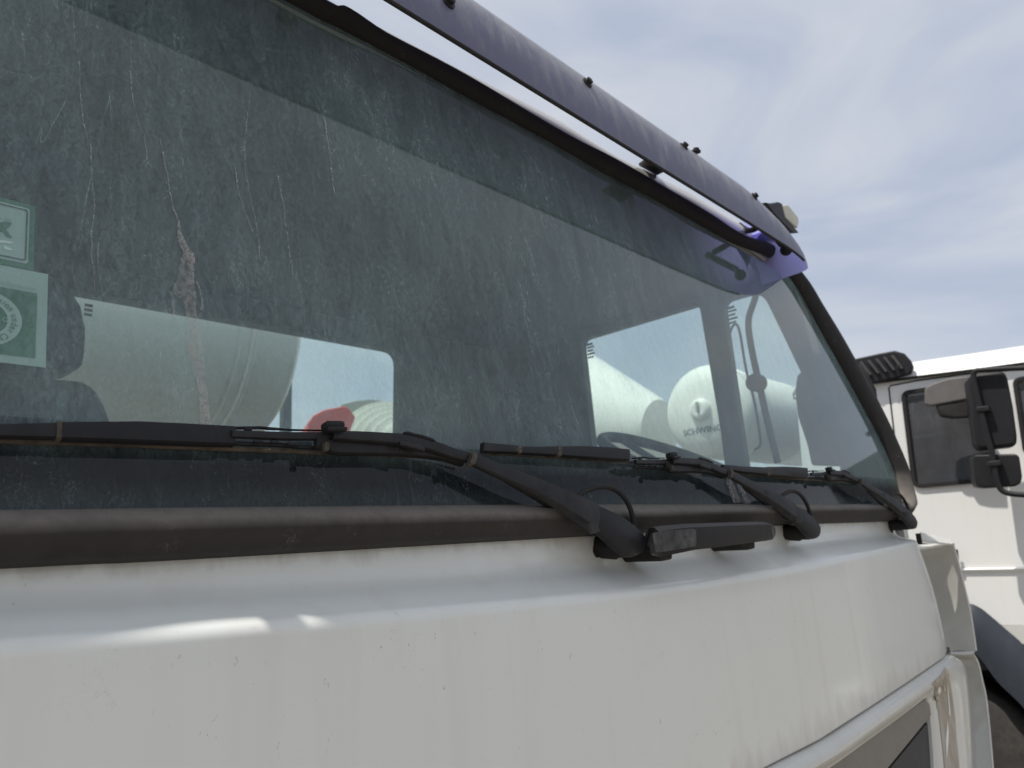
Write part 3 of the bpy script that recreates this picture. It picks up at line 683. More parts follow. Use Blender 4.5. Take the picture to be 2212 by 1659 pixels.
stem = [((385, 474), (388, 478)), ((383, 492), (393, 503)), ((384, 512), (398, 515)), ((389, 530), (407, 533)), ((396, 545), (418, 548)), ((391, 558), (421, 560)), ((386, 580), (419, 582)), ((383, 604), (420, 606)), ((372, 622), (421, 624)), ((380, 638), (424, 638)), ((397, 652), (424, 655)), ((402, 676), (425, 676)), ((406, 700), (434, 706)), ((407, 760), (440, 765)), ((417, 800), (443, 800)), ((427, 828), (446, 830)), ((431, 870), (450, 872)), ((433, 917), (458, 917))]
def strip(pairs, off=.0012, seed=1):
    r_ = random.Random(seed); V = []; F = []
    P = smooth_path([np.array(a) for a, _ in pairs], 5); Q = smooth_path([np.array(b_) for _, b_ in pairs], 5)
    for a, b_ in zip(P, Q):
        a = a+np.array([r_.uniform(-1.4, 1.4), 0]); b_ = b_+np.array([r_.uniform(-1.4, 1.4), 0])
        V += [onG(*a, off), onG(*b_, off)]
    return V, [[2*i, 2*i+1, 2*i+3, 2*i+2] for i in range(len(P)-1)]
sm_ = [strip(stem), strip([((423, 606), (428, 610)), ((430, 628), (436, 632)), ((435, 650), (440, 652)), ((432, 668), (441, 672))], .0016, 2), strip([((367, 630), (376, 634)), ((371, 645), (377, 646)), ((372, 665), (378, 668)), ((378, 690), (383, 692)), ((380, 712), (383, 714))], .0016, 3)]
mk('dried_smear', *join(*sm_), SMEAR, wind)
# pale run-off from behind the second wiper
sm_ = [strip([((1566, 1018), (1574, 1018)), ((1570, 1040), (1582, 1040)), ((1576, 1062), (1592, 1062)), ((1584, 1086), (1602, 1086))], .0015, 4), strip([((1578, 1022), (1584, 1022)), ((1590, 1045), (1600, 1045)), ((1602, 1070), (1613, 1070)), ((1610, 1087), (1622, 1087))], .0015, 5)]
mk('dried_smear', *join(*sm_), SMEAR, wind)
# two long dried drip trails down the glass
def trail(px, seed, wpx=1.3):
    r_ = random.Random(seed); x, y = px[0]; P = []
    pts = smooth_path([np.array(p) for p in px], 14)
    return strip([((a[0]-wpx/2+math.sin(i*.55)*.6, a[1]), (a[0]+wpx/2+math.sin(i*.55)*.6+r_.random()*.8, a[1])) for i, a in enumerate(pts)], .0008, seed)
tr_ = [[(195, 310), (199, 390), (204, 450), (198, 500), (199, 560), (207, 632)], [(213, 520), (211, 560), (216, 600), (222, 640)], [(345, 300), (362, 380), (372, 440), (384, 474)], [(280, 150), (290, 230), (312, 300), (318, 345)], [(540, 200), (528, 330), (540, 420), (556, 500), (562, 560)], [(600, 380), (612, 440), (622, 520), (634, 600)], [(170, 130), (176, 230), (188, 300)], [(505, 350), (520, 430), (545, 500)], [(700, 250), (712, 330), (722, 420)]]
mk('drip_trails', *join(*[trail(t_, i) for i, t_ in enumerate(tr_)]), SMEAR, wind)

# ---- stickers inside the glass, bottom left of view
IN = -.004
def gx(px, py): p = onG(px, py, IN); return p[0], gs(p)
def gpoly(pts, off): return [gp(x, s, off) for x, s in pts]
def flat(name, pts, off, mt, parent, label=None): return mk(name, gpoly(pts, off), [list(range(len(pts)))], mt, parent, label=label)
def letters(name, items, mt, parent, off):
    """items: (text, x, s, size, angle, stretch)"""
    V = []; F = []
    for txt, x, s, size, ang, stt in items:
        cu = bpy.data.curves.new('t', 'FONT'); cu.body = txt; cu.size = 1; cu.resolution_u = 3; cu.fill_mode = 'FRONT'
        ob = bpy.data.objects.new('t', cu); C.objects.link(ob)
        me = ob.to_mesh(); k = len(V)
        for v in me.vertices:
            a, b_ = v.co.x*size*stt, v.co.y*size
            V.append(gp(x+a*math.cos(ang)-b_*math.sin(ang), s+a*math.sin(ang)+b_*math.cos(ang), off))
        F += [[i+k for i in p.vertices] for p in me.polygons]
        ob.to_mesh_clear(); bpy.data.objects.remove(ob); bpy.data.curves.remove(cu)
    return mk(name, V, F, mt, parent)
x1, s1 = gx(72, 452)
xr_, st = gx(64, 452); _, sb_ = gx(64, 572); 
xl_ = xr_-.11
card = mk('windscreen_sticker', gpoly([(xl_-.004, sb_-.004), (xr_+.0035, sb_-.004), (xr_+.0035, st+.004), (xl_-.004, st+.004)], IN), [[0, 1, 2, 3]], PRINT_G, truck, label='upper square sticker with a green border')
def rr(x0, s0, x1, s1, r): return rrect([(x0, s0), (x1, s0), (x1, s1), (x0, s1)], r, 4)
E1 = .0005
flat('sticker_card', rr(xl_, sb_, xr_, st, .002), IN+E1, PAPER, card)
bx = gx(60, 460)[0]; th = .0011
o_ = rr(xl_+.002, sb_+.0018, bx, st-.0018, .002); i_ = rr(xl_+.002+th, sb_+.0018+th, bx-th, st-.0018-th, .0015)
n = len(o_); mk('sticker_border', gpoly(o_+i_, IN+2*E1), [[k, (k+1) % n, n+(k+1) % n, n+k] for k in range(n)], PRINT_K, card)
kp = [gx(*p) for p in ((0, 482), (12, 480), (26, 483), (13, 498), (26, 516), (13, 513), (4, 502), (-8, 506), (-20, 504), (-20, 480), (-12, 480), (-10, 496))]
flat('sticker_letter', kp, IN+2*E1, PRINT_G, card)
a_ = gx(-13, 472); letters('sticker_text', [('Pvt. Ltd.', a_[0], a_[1], .0035, 0, .9)], INKG, card, IN+2*E1)
sws = [gx(*p) for p in ((-10, 520), (5, 520), (27, 524), (26, 528), (5, 526), (-10, 526))]
flat('sticker_swoosh', sws, IN+2*E1, WHITE2, card)
flat('sticker_swoosh', [gx(*p) for p in ((6, 531), (14, 534), (27, 540), (25, 543), (10, 540))], IN+2*E1, WHITE2, card)
xr2, st2 = gx(104, 592.5); _, sb2 = gx(104, 794.6)
s2 = mk('windscreen_sticker', gpoly([(xr2-.12, sb2), (xr2, sb2), (xr2, st2), (xr2-.12, st2)], IN), [[0, 1, 2, 3]], PAPER, truck, label='lower sticker with a green square and a lettered ring')
gxr, gt = gx(80, 634.6); _, gb = gx(80, 775)
flat('sticker_square', [(gxr-.10, gb), (gxr, gb), (gxr, gt), (gxr-.10, gt)], IN+E1, PRINT_G, s2)
rx, rs = gx(47, 692); ro = (gt-gb)*.405; cx_, cs_ = rx-ro, (gt+gb)/2; ri = ro*.60
nseg = 64; V = gpoly([(cx_+r_*math.cos(a), cs_+r_*math.sin(a)) for r_ in (ro, ri) for a in [2*math.pi*k/nseg for k in range(nseg)]], IN+2*E1)
mk('sticker_ring', V, [[k, (k+1) % nseg, nseg+(k+1) % nseg, nseg+k] for k in range(nseg)], PAPER, s2)
txt = 'Emission under CMVR'; rm = ro*.70; items = []
wds = {'m': 1.35, 'M': 1.4, 'i': .48, ' ': .6, 's': .85, 'C': 1.15, 'V': 1.1, 'R': 1.15, 'E': 1.05, 'r': .65}
tot = 0; ang = R_(108)
for ch in txt:
    wv = wds.get(ch, 1)*ro*.158
    items.append((ch, cx_+rm*math.cos(ang), cs_+rm*math.sin(ang), ro*.30, ang-math.pi/2, .85)); ang -= wv/(rm*1.12)
letters('sticker_text', items, PRINT_G, s2, IN+3*E1)
a_ = gx(3, 696); letters('sticker_text', [('G', a_[0], a_[1], ro*.24, 0, 1)], PAPER, s2, IN+3*E1)
a_ = gx(68, 628); letters('sticker_text', [('Automobile Manufactures.', a_[0]-.0315, a_[1], .0038, 0, .85)], INKG, s2, IN+3*E1)

# ---- sun visor above the windscreen
m = bpy.data.materials.new('dusty_blue_acrylic'); m.use_nodes = True; nt = m.node_tree; nt.nodes.clear(); L = nt.links.new
out = N(nt, 'ShaderNodeOutputMaterial'); pb = N(nt, 'ShaderNodeBsdfPrincipled'); tl = N(nt, 'ShaderNodeBsdfTranslucent'); tl.inputs[0].default_value = (.46, .46, .90, 1)
geo = N(nt, 'ShaderNodeNewGeometry')
uvn = N(nt, 'ShaderNodeUVMap'); sp_ = N(nt, 'ShaderNodeSeparateXYZ'); L(uvn.outputs[0], sp_.inputs[0])
st_ = noise(nt, 40, (1, .5, .3), 6, .72, .5); gr_ = noise(nt, 160, (1, 1, .6), 4, .7)
du = math_(nt, 'ADD', math_(nt, 'MULTIPLY', sp_.outputs[1], 1.0), math_(nt, 'MULTIPLY', math_(nt, 'SUBTRACT', st_, .5), 2.0))  # dust rises with height, also painting the lighter top highlights
dm = ramp(nt, du, (.15, g(.25)), (.75, g(.95)))
dm = math_(nt, 'MULTIPLY', dm, ramp(nt, gr_, (.3, g(.75)), (.65, g(1))))
bc = mixc(nt, dm, (.065, .065, .125), (.26, .26, .265))
pb.inputs['Roughness'].default_value = .38
ms_ = N(nt, 'ShaderNodeMixShader'); 
tipm = ramp(nt, math_(nt, 'SUBTRACT', objz(nt)[0], 1.30), (.12, g(0)), (.32, g(1)))   # inner face painted lilac at the wrapped end, as if lit through
bcf = mixc(nt, geo.outputs['Backfacing'], bc, mixc(nt, tipm, (.10, .10, .16), (.50, .50, .80))); L(bcf, pb.inputs['Base Color'])
L(math_(nt, 'ADD', math_(nt, 'SUBTRACT', .24, math_(nt, 'MULTIPLY', dm, .14)), math_(nt, 'MULTIPLY', math_(nt, 'MULTIPLY', geo.outputs['Backfacing'], tipm), .5)), ms_.inputs[0]); L(pb.outputs[0], ms_.inputs[1]); L(tl.outputs[0], ms_.inputs[2]); L(ms_.outputs[0], out.inputs[0])
VIS = m
LY, LZ = .553, .6055
prof = [(0, 0), (.001, .018), (.004, .045), (.010, .075), (.019, .100), (.033, .122), (.052, .138), (.078, .150), (.115, .157)]
path = [(-.34, .000), (-.20, .001), (-.14, .006), (-.08, .013), (-.03, .014), (.015, .012), (.04, .004), (.07, 0), (.2, 0), (.6, 0), (1.0, 0), (1.35, 0), (1.55, .002), (1.64, .010), (1.680, .018), (1.700, .030), (1.708, .055), (1.712, .10), (1.714, .15)]  # lip set back at the unseen left end to let sun onto the crease
pth = smooth_path([np.array(p) for p in path], 5)
secs = []; UV = []
for i, p in enumerate(pth):
    t = pth[min(i+1, len(pth)-1)]-pth[max(i-1, 0)]; t /= np.linalg.norm(t); nrm = np.array([-t[1], t[0]])
    fade = 1-.42*min(1, max(0, (p[0]-1.42)/.27))
    s = []
    for d, h in prof:
        k = h*fade; dd = d*(1-.1*(1-fade))
        s.append((p[0]+nrm[0]*dd, LY+p[1]+nrm[1]*dd, LZ+k)); UV.append((i/len(pth), h/.157))
    secs.append(s)
V, F = loft(secs, close=False)
visor = mk('sun_visor', V, F, VIS, truck, smooth='all', uv=UV)
if visor.data.polygons[3].normal.y > 0: visor.data.flip_normals()
mk('visor_edge_strip', *tube([(p[0], LY+p[1]-.001, LZ-.001) for p in pth[35:65]], .003, 8, 1, sm=False), SEAL2, visor)
mk('added_edge_clip', *box((-.010, LY-.006, LZ-.012), (.008, LY+.016, LZ+.02)), SEAL2, visor, bevel=.002)  # invented out-of-view clip that splits the sun patch on the crease
def vsurf(px, py):
    r = ray(px, py); best = None
    for i in range(len(secs)-1):
        for j in range(len(prof)-1):
            a, b_, c_, d_ = (np.array(secs[i][j]), np.array(secs[i][j+1]), np.array(secs[i+1][j]), np.array(secs[i+1][j+1]))
            for T in ((a, b_, c_), (b_, d_, c_)):
                n = np.cross(T[1]-T[0], T[2]-T[0]); dn = np.dot(r, n)
                if abs(dn) < 1e-12: continue
                k_ = np.dot(T[0], n)/dn; P = r*k_
                if min(np.dot(np.cross(T[(q_+1) % 3]-T[q_], P-T[q_]), n) for q_ in range(3)) >= -1e-9 and (best is None or k_ < best[0]):
                    n = n/np.linalg.norm(n); n = n if np.dot(n, r) < 0 else -n; best = (k_, P, n)
    return best
for px, py in ((968, 6), (1268, 180), (1477, 317), (1629, 425)):
    hit = vsurf(px, py)
    for dd_ in range(0, 40, 4):
        if hit: break
        hit = vsurf(px-dd_*.4, py+dd_)
    P, n = hit[1], hit[2]
    mk('visor_bolt', *lathe(P, n, [(0, .0095), (.0025, .0095), (.003, .006), (.008, .006), (.009, .003)], 12), BLACK, visor, smooth=True)
p = (onY(1503, 325, .59)); mk('visor_bolt', *lathe((p[0], p[1], p[2]-.004), (0, -.2, 1), [(0, .0095), (.003, .0095), (.003, .006), (.008, .006), (.009, .003)], 12), BLACK, visor, smooth=True)
# stays that carry it
def stay(pxs, Y0, Y1):
    a, b_, c_, d_ = pxs
    return prism([onY(*a, Y0), onY(*b_, Y1), onY(*c_, Y1), onY(*d_, Y0)], (0, .0, .006))
mk('visor_stay', *stay([(1380, 358), (1412, 336), (1452, 363), (1418, 380)], .705, .60), SEAL2, visor, bevel=.001)
X_ = onY(1045, 170, .70)[0]
mk('visor_stay', *prism([(.395, .72, .745), (.395, .575, .725), (.425, .575, .725), (.425, .72, .745)], (0, 0, .006)), SEAL2, visor)
a = onY(1601, 490, .66); b_ = onY(1640, 500, .61)
mk('visor_stay', *tube([onY(1598, 486, .69), onY(1612, 497, .67), onY(1625, 497, .64), onY(1640, 488, .60)], .007, 8, 3), SEAL2, visor)
mk('visor_stay', *tube([onY(1652, 478, .585), onY(1672, 505, .59), onY(1688, 528, .595)], .008, 8, 3), SEAL2, visor)
p = np.array(onY(1698, 540, .592)); bm_ = [(.014*math.sin(a)*0+.014*(1-math.cos(a))-.014, .014*math.sin(a)) for a in np.linspace(.05, math.pi-.05, 9)]
mk('visor_stay_knob', *lathe(p, (0, .3, 1), bm_, 16), SEAL2, visor, smooth=True)
mk('roof_clip', *tube([onY(1600, 487, .70), onY(1622, 499, .695), onY(1650, 517, .685), onY(1664, 520, .68)], .005, 8, 3), BLACK2, visor)
# marker lamp on the visor's end
lp = [onY(*p, .62) for p in ((1655, 437), (1668, 440), (1682, 436), (1690, 440), (1696, 468), (1712, 486), (1726, 503), (1712, 501), (1690, 480), (1670, 458))]
mk('marker_lamp_base', *prism(lp, (.0, .045, .01)), BLACK2, visor, bevel=.002)
ll = [onY(*p, .622) for p in ((1691, 443), (1703, 442), (1713, 455), (1725, 470), (1726, 480), (1723, 493), (1712, 484), (1697, 470))]
mk('marker_lamp_lens', *prism(ll, (.004, .035, .008)), LENS, visor, bevel=.003)

TX, TY, TZ, TR = 1.485, 2.86, .905, .440
# ---- own mixer drum behind the cab and its frame post
def water_tank(parent, xr, yc, zc, r, ln, flip=False):
    """transverse tank: dished ends, welded girth seams"""
    sg = 1 if flip else -1
    pr = [(0, .02), (.004, r*.30), (.018, r*.58), (.042, r*.80), (.068, r*.93), (.088, r*.985), (.096, r), (.104, r*1.006), (.112, r), (.26, r), (.266, r*1.018), (.278, r*1.018), (.284, r*.99), (.29, r), (.32, r), (.326, r*.985), (.336, r*.985), (.342, r), (ln*.62, r), (ln*.62+.006, r*1.008), (ln*.62+.014, r*1.008), (ln*.62+.02, r), (ln-.10, r), (ln-.06, r*.93), (ln-.01, r*.5), (ln, .02)]
    return mk('water_tank', *lathe((xr, yc, zc), (sg, 0, 0), pr, 96), CREAM, parent, smooth=True)
tank = water_tank(truck, TX, TY, TZ, TR, 1.9)
ax_ = np.array([0, math.cos(R_(11)), math.sin(R_(11))])
dc = np.array([.80, 3.65, .70])
pr_ = [(0, .05), (0, .30), (.05, .36), (.12, .50), (.34, .66), (.62, .80), (1.0, .86), (2.4, .86), (3.6, .5)]
drum = mk('mixer_drum', *lathe(dc, ax_, pr_, 96), CREAM, truck, smooth=True)
m, nt, b, L_ = mat('post_paint'); b.inputs['Base Color'].default_value = (.06, .07, .075, 1)
p = onY(621, 850, 3.40); mk('frame_post', *box((p[0]-.022, 3.40, -1.2), (p[0]+.026, 3.44, 1.0)), m, truck)
mk('chassis', *box((.45, .9, -1.2), (1.4, 6.8, -.85)), DARK_SLAT, truck)

def wheel(parent, c, r, w=.28, nm='wheel'):
    c = np.array(c); t = mk(nm, *lathe(c, (1, 0, 0), [(0, r*.60), (0, r*.72), (.012, r*.93), (.035, r*.99), (.05, r), (w-.05, r), (w-.03, r*.98), (w, r*.9), (w, r*.6)], 64), TYRE, parent, smooth=True)
    mk('rim', *lathe(c+np.array([.02, 0, 0]), (1, 0, 0), [(0, r*.60), (.03, r*.55), (.09, r*.5), (.09, r*.2), (.02, r*.18), (.02, .02)], 40), GREY_SLAT, t, smooth=True)
    return t
for x, y in ((-.2, 1.25), (1.80, 1.25), (-.2, 4.6), (1.80, 4.6)): wheel(truck, (x, y, -H+.5), .5)

# ================================================================= TRUCK PARKED ON THE RIGHT
SX = 3.5
rtk = thing('parked_truck', (SX+1.15, 1.2, 0), 'sunlit white truck with black roof vent and side mirrors, parked at the right edge', 'truck')
def sx(px, py, off=0): return onX(px, py, SX-off)
# side wall of the cab with a door-window opening
outer = [sx(1720, 862), sx(1867, 832), sx(1982, 816), sx(2106, 801), sx(2212, 787), sx(2260, 781), sx(2275, 900), sx(2290, 1350), sx(2212, 1350), sx(2155, 1350), sx(2118, 1314), sx(2093, 1303), sx(2060, 1310), sx(2020, 1345), sx(1990, 1420), sx(1840, 1440), sx(1760, 1300)]
wo_ = [sx(1947, 846), sx(2135, 816), sx(2152, 1040), sx(1972, 1056)]
hole = rrect([(p[1], p[2]) for p in wo_], [.035, .03, .03, .045], 6)
def wall_x(outer, holes, X, name, mt, parent, thick=.02):
    bm = bmesh.new(); eds = []
    for loop in [outer]+holes:
        vv = [bm.verts.new((X, a, z+H)) for a, z in loop]
        for i in range(len(vv)): eds.append(bm.edges.new((vv[i], vv[(i+1) % len(vv)])))
    bmesh.ops.triangle_fill(bm, edges=eds, use_beauty=True)
    me = bpy.data.meshes.new(name); bm.to_mesh(me); bm.free(); me.materials.append(mt)
    o = bpy.data.objects.new(name, me); C.objects.link(o)
    sm = o.modifiers.new('solid', 'SOLIDIFY'); sm.thickness = thick; sm.offset = 0
    attach(o, parent); return o
fw = [sx(2187, 818), sx(2262, 806), sx(2285, 960), sx(2212, 985)]
fh = rrect([(p[1], p[2]) for p in fw], [.03, .02, .02, .03], 5)
wall_x([(p[1], p[2]) for p in outer], [hole, fh], SX+.01, 'cab_side', WHITE2, rtk)
def band(loop, d, X, name, mt, parent, th=.012):
    c_ = np.mean(np.array(loop), 0); inn_ = []
    n = len(loop)
    for i, p in enumerate(loop):
        a = np.array(loop[i-1]); b_ = np.array(loop[(i+1) % n]); t_ = b_-a; t_ /= np.linalg.norm(t_); nn = np.array([-t_[1], t_[0]])
        if np.dot(nn, c_-np.array(p)) < 0: nn = -nn
        inn_.append(np.array(p)+nn*d)
    V = [(X-th, *p) for p in loop]+[(X-th, *p) for p in inn_]+[(X+.01, *p) for p in loop]+[(X+.01, *p) for p in inn_]
    F = []
    for i in range(n):
        j = (i+1) % n; F += [[i, j, n+j, n+i], [i, j, 2*n+j, 2*n+i], [n+i, n+j, 3*n+j, 3*n+i]]
    return mk(name, V, F, mt, parent, smooth=True)
dwin = pane('door_window', hole, 0, SX+.004, DARKGLASS, rtk)
band(hole, .016, SX, 'window_seal', SEAL2, dwin)
fwin = pane('front_quarter_window', fh, 0, SX+.004, DARKGLASS, rtk)
band(fh, .014, SX, 'window_seal', SEAL2, fwin)
# dim inside of that cab, roof, windscreen side, floor
mk('cab_interior', *box((SX+.7, -.3, -.4), (SX+.75, 1.25, .62)), LINER, rtk)
YQ = sx(1720, 862)[1]
mk('cab_rear_wall', *box((SX+.03, YQ-.05, -.6), (SX+2.2, YQ-.001, .70)), LINER, rtk)
mk('cab_floor', *box((SX+.03, -.25, -.62), (SX+2.2, 1.30, -.56)), DARK_SLAT, rtk)
rl = [(p[1], p[2]) for p in (sx(1720, 862), sx(1790, 848), sx(1867, 832), sx(1982, 816), sx(2106, 801), sx(2212, 787), sx(2262, 781))]
ru = [(p[1], p[2]) for p in (sx(1720, 826), sx(1790, 811), sx(1867, 797), sx(1982, 780), sx(2106, 762), sx(2212, 746), sx(2262, 739))]
secs = []
for (y, z), (y2, z2) in zip(rl, ru):
    zt_ = z2+.016
    secs.append([(SX-.012, y, z-.004), (SX-.018, y, z+.004), (SX-.012, y, z+.012), (SX+.008, y, z+(zt_-z)*.45), (SX+.035, y, z+(zt_-z)*.8), (SX+.09, y, zt_), (SX+.25, y, zt_+.012), (SX+2.1, y, zt_+.012), (SX+2.3, y, z)])
V, F = loft(secs, close=False); mk('cab_roof', V, F, WHITE2, rtk, smooth=True)
V, F = prism([(SX-.01, YQ, rl[0][1]), (SX-.01, YQ, rl[0][1]+.03), (SX+.09, YQ, ru[0][1]+.016), (SX+2.1, YQ, ru[0][1]+.02), (SX+2.2, YQ, rl[0][1])], (0, .01, 0)); mk('roof_end', V, F, LINER, rtk)
mk('drip_rail', *tube([(SX-.018, y, z+.001) for y, z in rl], .006, 8, 2, sm=False), SEAL2, rtk)
# seams, body line, handle
def seam(pts, name='door_seam', r=.0035): return mk(name, *tube([sx(*p, .0) for p in pts], r, 6, 2, sm=False), SEAL2, rtk)
seam([(2100, 806), (1982, 822), (1924, 833), (1920, 838), (1925, 880), (1937, 982), (1948, 1080), (1962, 1250), (1968, 1330)])
V, F = prism([(SX-.001, sx(1900, 1228)[1], sx(1990, 1231)[2]+.004), (SX-.012, sx(1900, 1228)[1], sx(1990, 1231)[2]-.002), (SX-.001, sx(1900, 1228)[1], sx(1990, 1231)[2]-.016)], (0, sx(2290, 1228)[1]-sx(1900, 1228)[1], sx(2290, 1226)[2]-sx(1990, 1231)[2]))
mk('body_line', V, F, WHITE2, rtk)
hp = [sx(*p, .02) for p in ((2063, 1186), (2070, 1187), (2072, 1212), (2066, 1214))]
mk('door_handle', *prism(hp, (-.014, 0, 0)), SEAL2, rtk, bevel=.003)
V, F = prism([sx(*p, .002) for p in ((2155, 1351), (2290, 1350), (2290, 1392), (2196, 1391))], (.02, 0, 0)); mk('shaded_sill_panel', V, F, VANE, rtk)  # grey strip painting the shade along the door's lower edge
# roof vent with slats
vo = [(1780, 796), (1836, 777), (1900, 763), (1932, 757), (1952, 763), (1966, 779), (1972, 793), (1966, 807), (1940, 815), (1867, 831), (1790, 846)]
vent = mk('roof_vent', *prism([sx(*p, .045) for p in vo], (.03, 0, 0)), BLACK2, rtk, bevel=.006)
for i in range(9):
    x0 = 1925-i*17.0; y0 = 770+i*3.4
    pts = [(x0, y0-1), (x0+6, y0-2), (x0+28, y0+26), (x0+22, y0+28)]
    mk('vent_slat', *prism([sx(*p, .050) for p in pts], (-.010, 0, 0)), DARK_SLAT, vent, bevel=.002)
p = sx(1943, 791, .052); mk('vent_plug', *lathe(p, (-1, 0, 0), [(0, .012), (.006, .012), (.008, .004)], 14), SEAL2, vent)
# mirrors
MX2 = SX-.26
mq = lambda px, py, o=0: onX(px, py, MX2+o)
mA = [(2089, 822), (2093, 812), (2110, 806), (2160, 800), (2172, 803), (2178, 818), (2190, 880), (2198, 940), (2198, 960), (2190, 964), (2122, 971), (2112, 968), (2107, 958), (2098, 890)]
big = mk('mirror', *prism([mq(*p) for p in mA], (.09, .03, 0)), BLACK2, rtk, bevel=.014, seg=3, label='tall main mirror')
mB = [(2100, 988), (2106, 982), (2150, 981), (2195, 980), (2203, 986), (2209, 1030), (2206, 1044), (2195, 1050), (2130, 1054), (2112, 1052), (2106, 1040)]
mk('mirror', *prism([mq(*p) for p in mB], (.08, .03, 0)), BLACK2, rtk, bevel=.012, seg=3, label='small wide-angle mirror below the main one')
mC = [(1998, 838), (2015, 828), (2050, 817), (2092, 812), (2092, 862), (2060, 868), (2010, 877), (1997, 872)]
ramp_m = mk('mirror', *prism([mq(*p, .10) for p in mC], (.04, .01, 0)), plain('dusty_grey_housing', (.14, .13, .125), .7), rtk, bevel=.006, label='dusty grey kerb mirror under a flat shade')
mk('mirror_glass', *prism([mq(*p, .105) for p in ((2022, 874), (2092, 864), (2096, 902), (2060, 904), (2032, 900))], (.02, .01, 0)), SEAL2, ramp_m, bevel=.008)
arm2 = mk('mirror_arm', *tube([mq(2300, 792, -.02), mq(2212, 795, -.02), mq(2130, 799, -.02), mq(2107, 802, -.02), mq(2103, 815, -.02), mq(2113, 860, -.02), mq(2130, 930, -.02), mq(2142, 975, -.02), mq(2150, 1020, -.02), mq(2158, 1050, -.02), mq(2172, 1064, -.02), mq(2212, 1069, -.02), mq(2300, 1070, -.02)], .0105, 10, 3), BLACK2, rtk, smooth='all')
for px, py in ((2122, 884), (2147, 1002)):
    mk('arm_clamp', *prism([mq(px-15, py-5, -.035), mq(px+14, py-8, -.035), mq(px+15, py+3, -.035), mq(px-14, py+6, -.035)], (.03, 0, 0)), BLACK, arm2, bevel=.003)
# fender arch, tyre
fo = [(2040, 1330), (2060, 1313), (2092, 1305), (2115, 1313), (2136, 1329), (2171, 1359), (2212, 1396), (2260, 1460), (2300, 1560)]
fi = [(2030, 1420), (2060, 1405), (2090, 1403), (2106, 1412), (2125, 1432), (2156, 1474), (2212, 1530), (2250, 1590), (2275, 1660)]
A = smooth_path([sx(*p, .012) for p in fo], 4); B = smooth_path([sx(*p, .05) for p in fi], 4)
secs = [[a+np.array([.04, 0, 0]), a, a*.85+b_*.15+np.array([-.022, 0, 0]), a*.4+b_*.6+np.array([-.02, 0, 0]), b_, b_+np.array([.25, 0, .0])] for a, b_ in zip(A, B)]
V, F = loft(secs, close=False); mk('fender', V, F, FENDER, rtk, smooth=True)
P1 = np.array(sx(2126, 1494, -.02))[1:]; P2 = np.array(sx(2212, 1551, -.02))[1:]
Rt = .46; mid = (P1+P2)/2; d = P2-P1; ln = np.linalg.norm(d); nn = np.array([-d[1], d[0]])/ln
if nn[1] > 0: nn = -nn
cc = mid+nn*math.sqrt(max(Rt*Rt-(ln/2)**2, 0)); cc[1] = cc[1]
wheel(rtk, (SX+.02, cc[0], cc[1]), Rt)
mk('wheel_housing', *box((SX+.40, cc[0]-.65, -1.2), (SX+.43, cc[0]+.75, -.40)), SEAL2, rtk)
mk('bumper', *box((SX+.02, -.45, -1.3), (SX+2.3, -.25, -.75)), WHITE2, rtk, bevel=.03)
mk('cab_front', *box((SX+.0, -.28, -.80), (SX+2.3, -.22, .10)), WHITE2, rtk)
mk('chassis', *box((SX+.7, .5, -1.2), (SX+1.6, 6.5, -.9)), DARK_SLAT, rtk)
for x, y in ((SX+2.0, cc[0]), (SX+.02, 4.6), (SX+2.0, 4.6)): wheel(rtk, (x, y, cc[1] if y < 2 else -H+.5), Rt)
# its drum, the pale cone seen through the side window
pr_ = [(0, .05), (0, .24), (.04, .27), (.9, .74), (1.2, .80), (1.24, .82), (1.3, .82), (1.34, .80), (1.9, .62), (2.3, .45)]
mk('mixer_drum', *lathe((SX+1.0, 2.75, .72), (0.02, math.cos(R_(9)), math.sin(R_(9))), pr_, 72), CREAM, rtk, smooth=True)
NX, NY, NZ, NR = SX+.30, 2.03, .70, .283
ntk = water_tank(rtk, NX, NY, NZ, NR, 1.5, True)
mk('tank_hub', *lathe((NX-.030, NY, NZ), (1, 0, 0), [(0, .012), (-.004, .035), (0, .052), (.012, .062), (.026, .068), (.05, .07)], 32), CREAM, ntk, smooth=True)
mk('hub_handle', *box((NX-.050, NY-.008, NZ-.02), (NX-.028, NY+.006, NZ+.045)), FUNNEL, ntk, bevel=.004)
cu = bpy.data.curves.new('t', 'FONT'); cu.body = 'SCHWING'; cu.size = 1; cu.resolution_u = 3; cu.align_x = 'CENTER'; cu.offset = .012
ob = bpy.data.objects.new('t', cu); C.objects.link(ob); me = ob.to_mesh()
V = []
for v in me.vertices:
    a, b_ = v.co.x*.050*1.12-.012, v.co.y*.052-.138
    r_ = math.hypot(a, b_); d_ = float(np.interp(r_/NR, [0, .30, .58, .80, .93], [0, .004, .018, .042, .068]))
    V.append((NX+d_-.004, NY-a, NZ+b_))
F = [list(p.vertices) for p in me.polygons]
ob.to_mesh_clear(); bpy.data.objects.remove(ob)
mk('tank_lettering', V, F, DRUMTEXT, ntk)
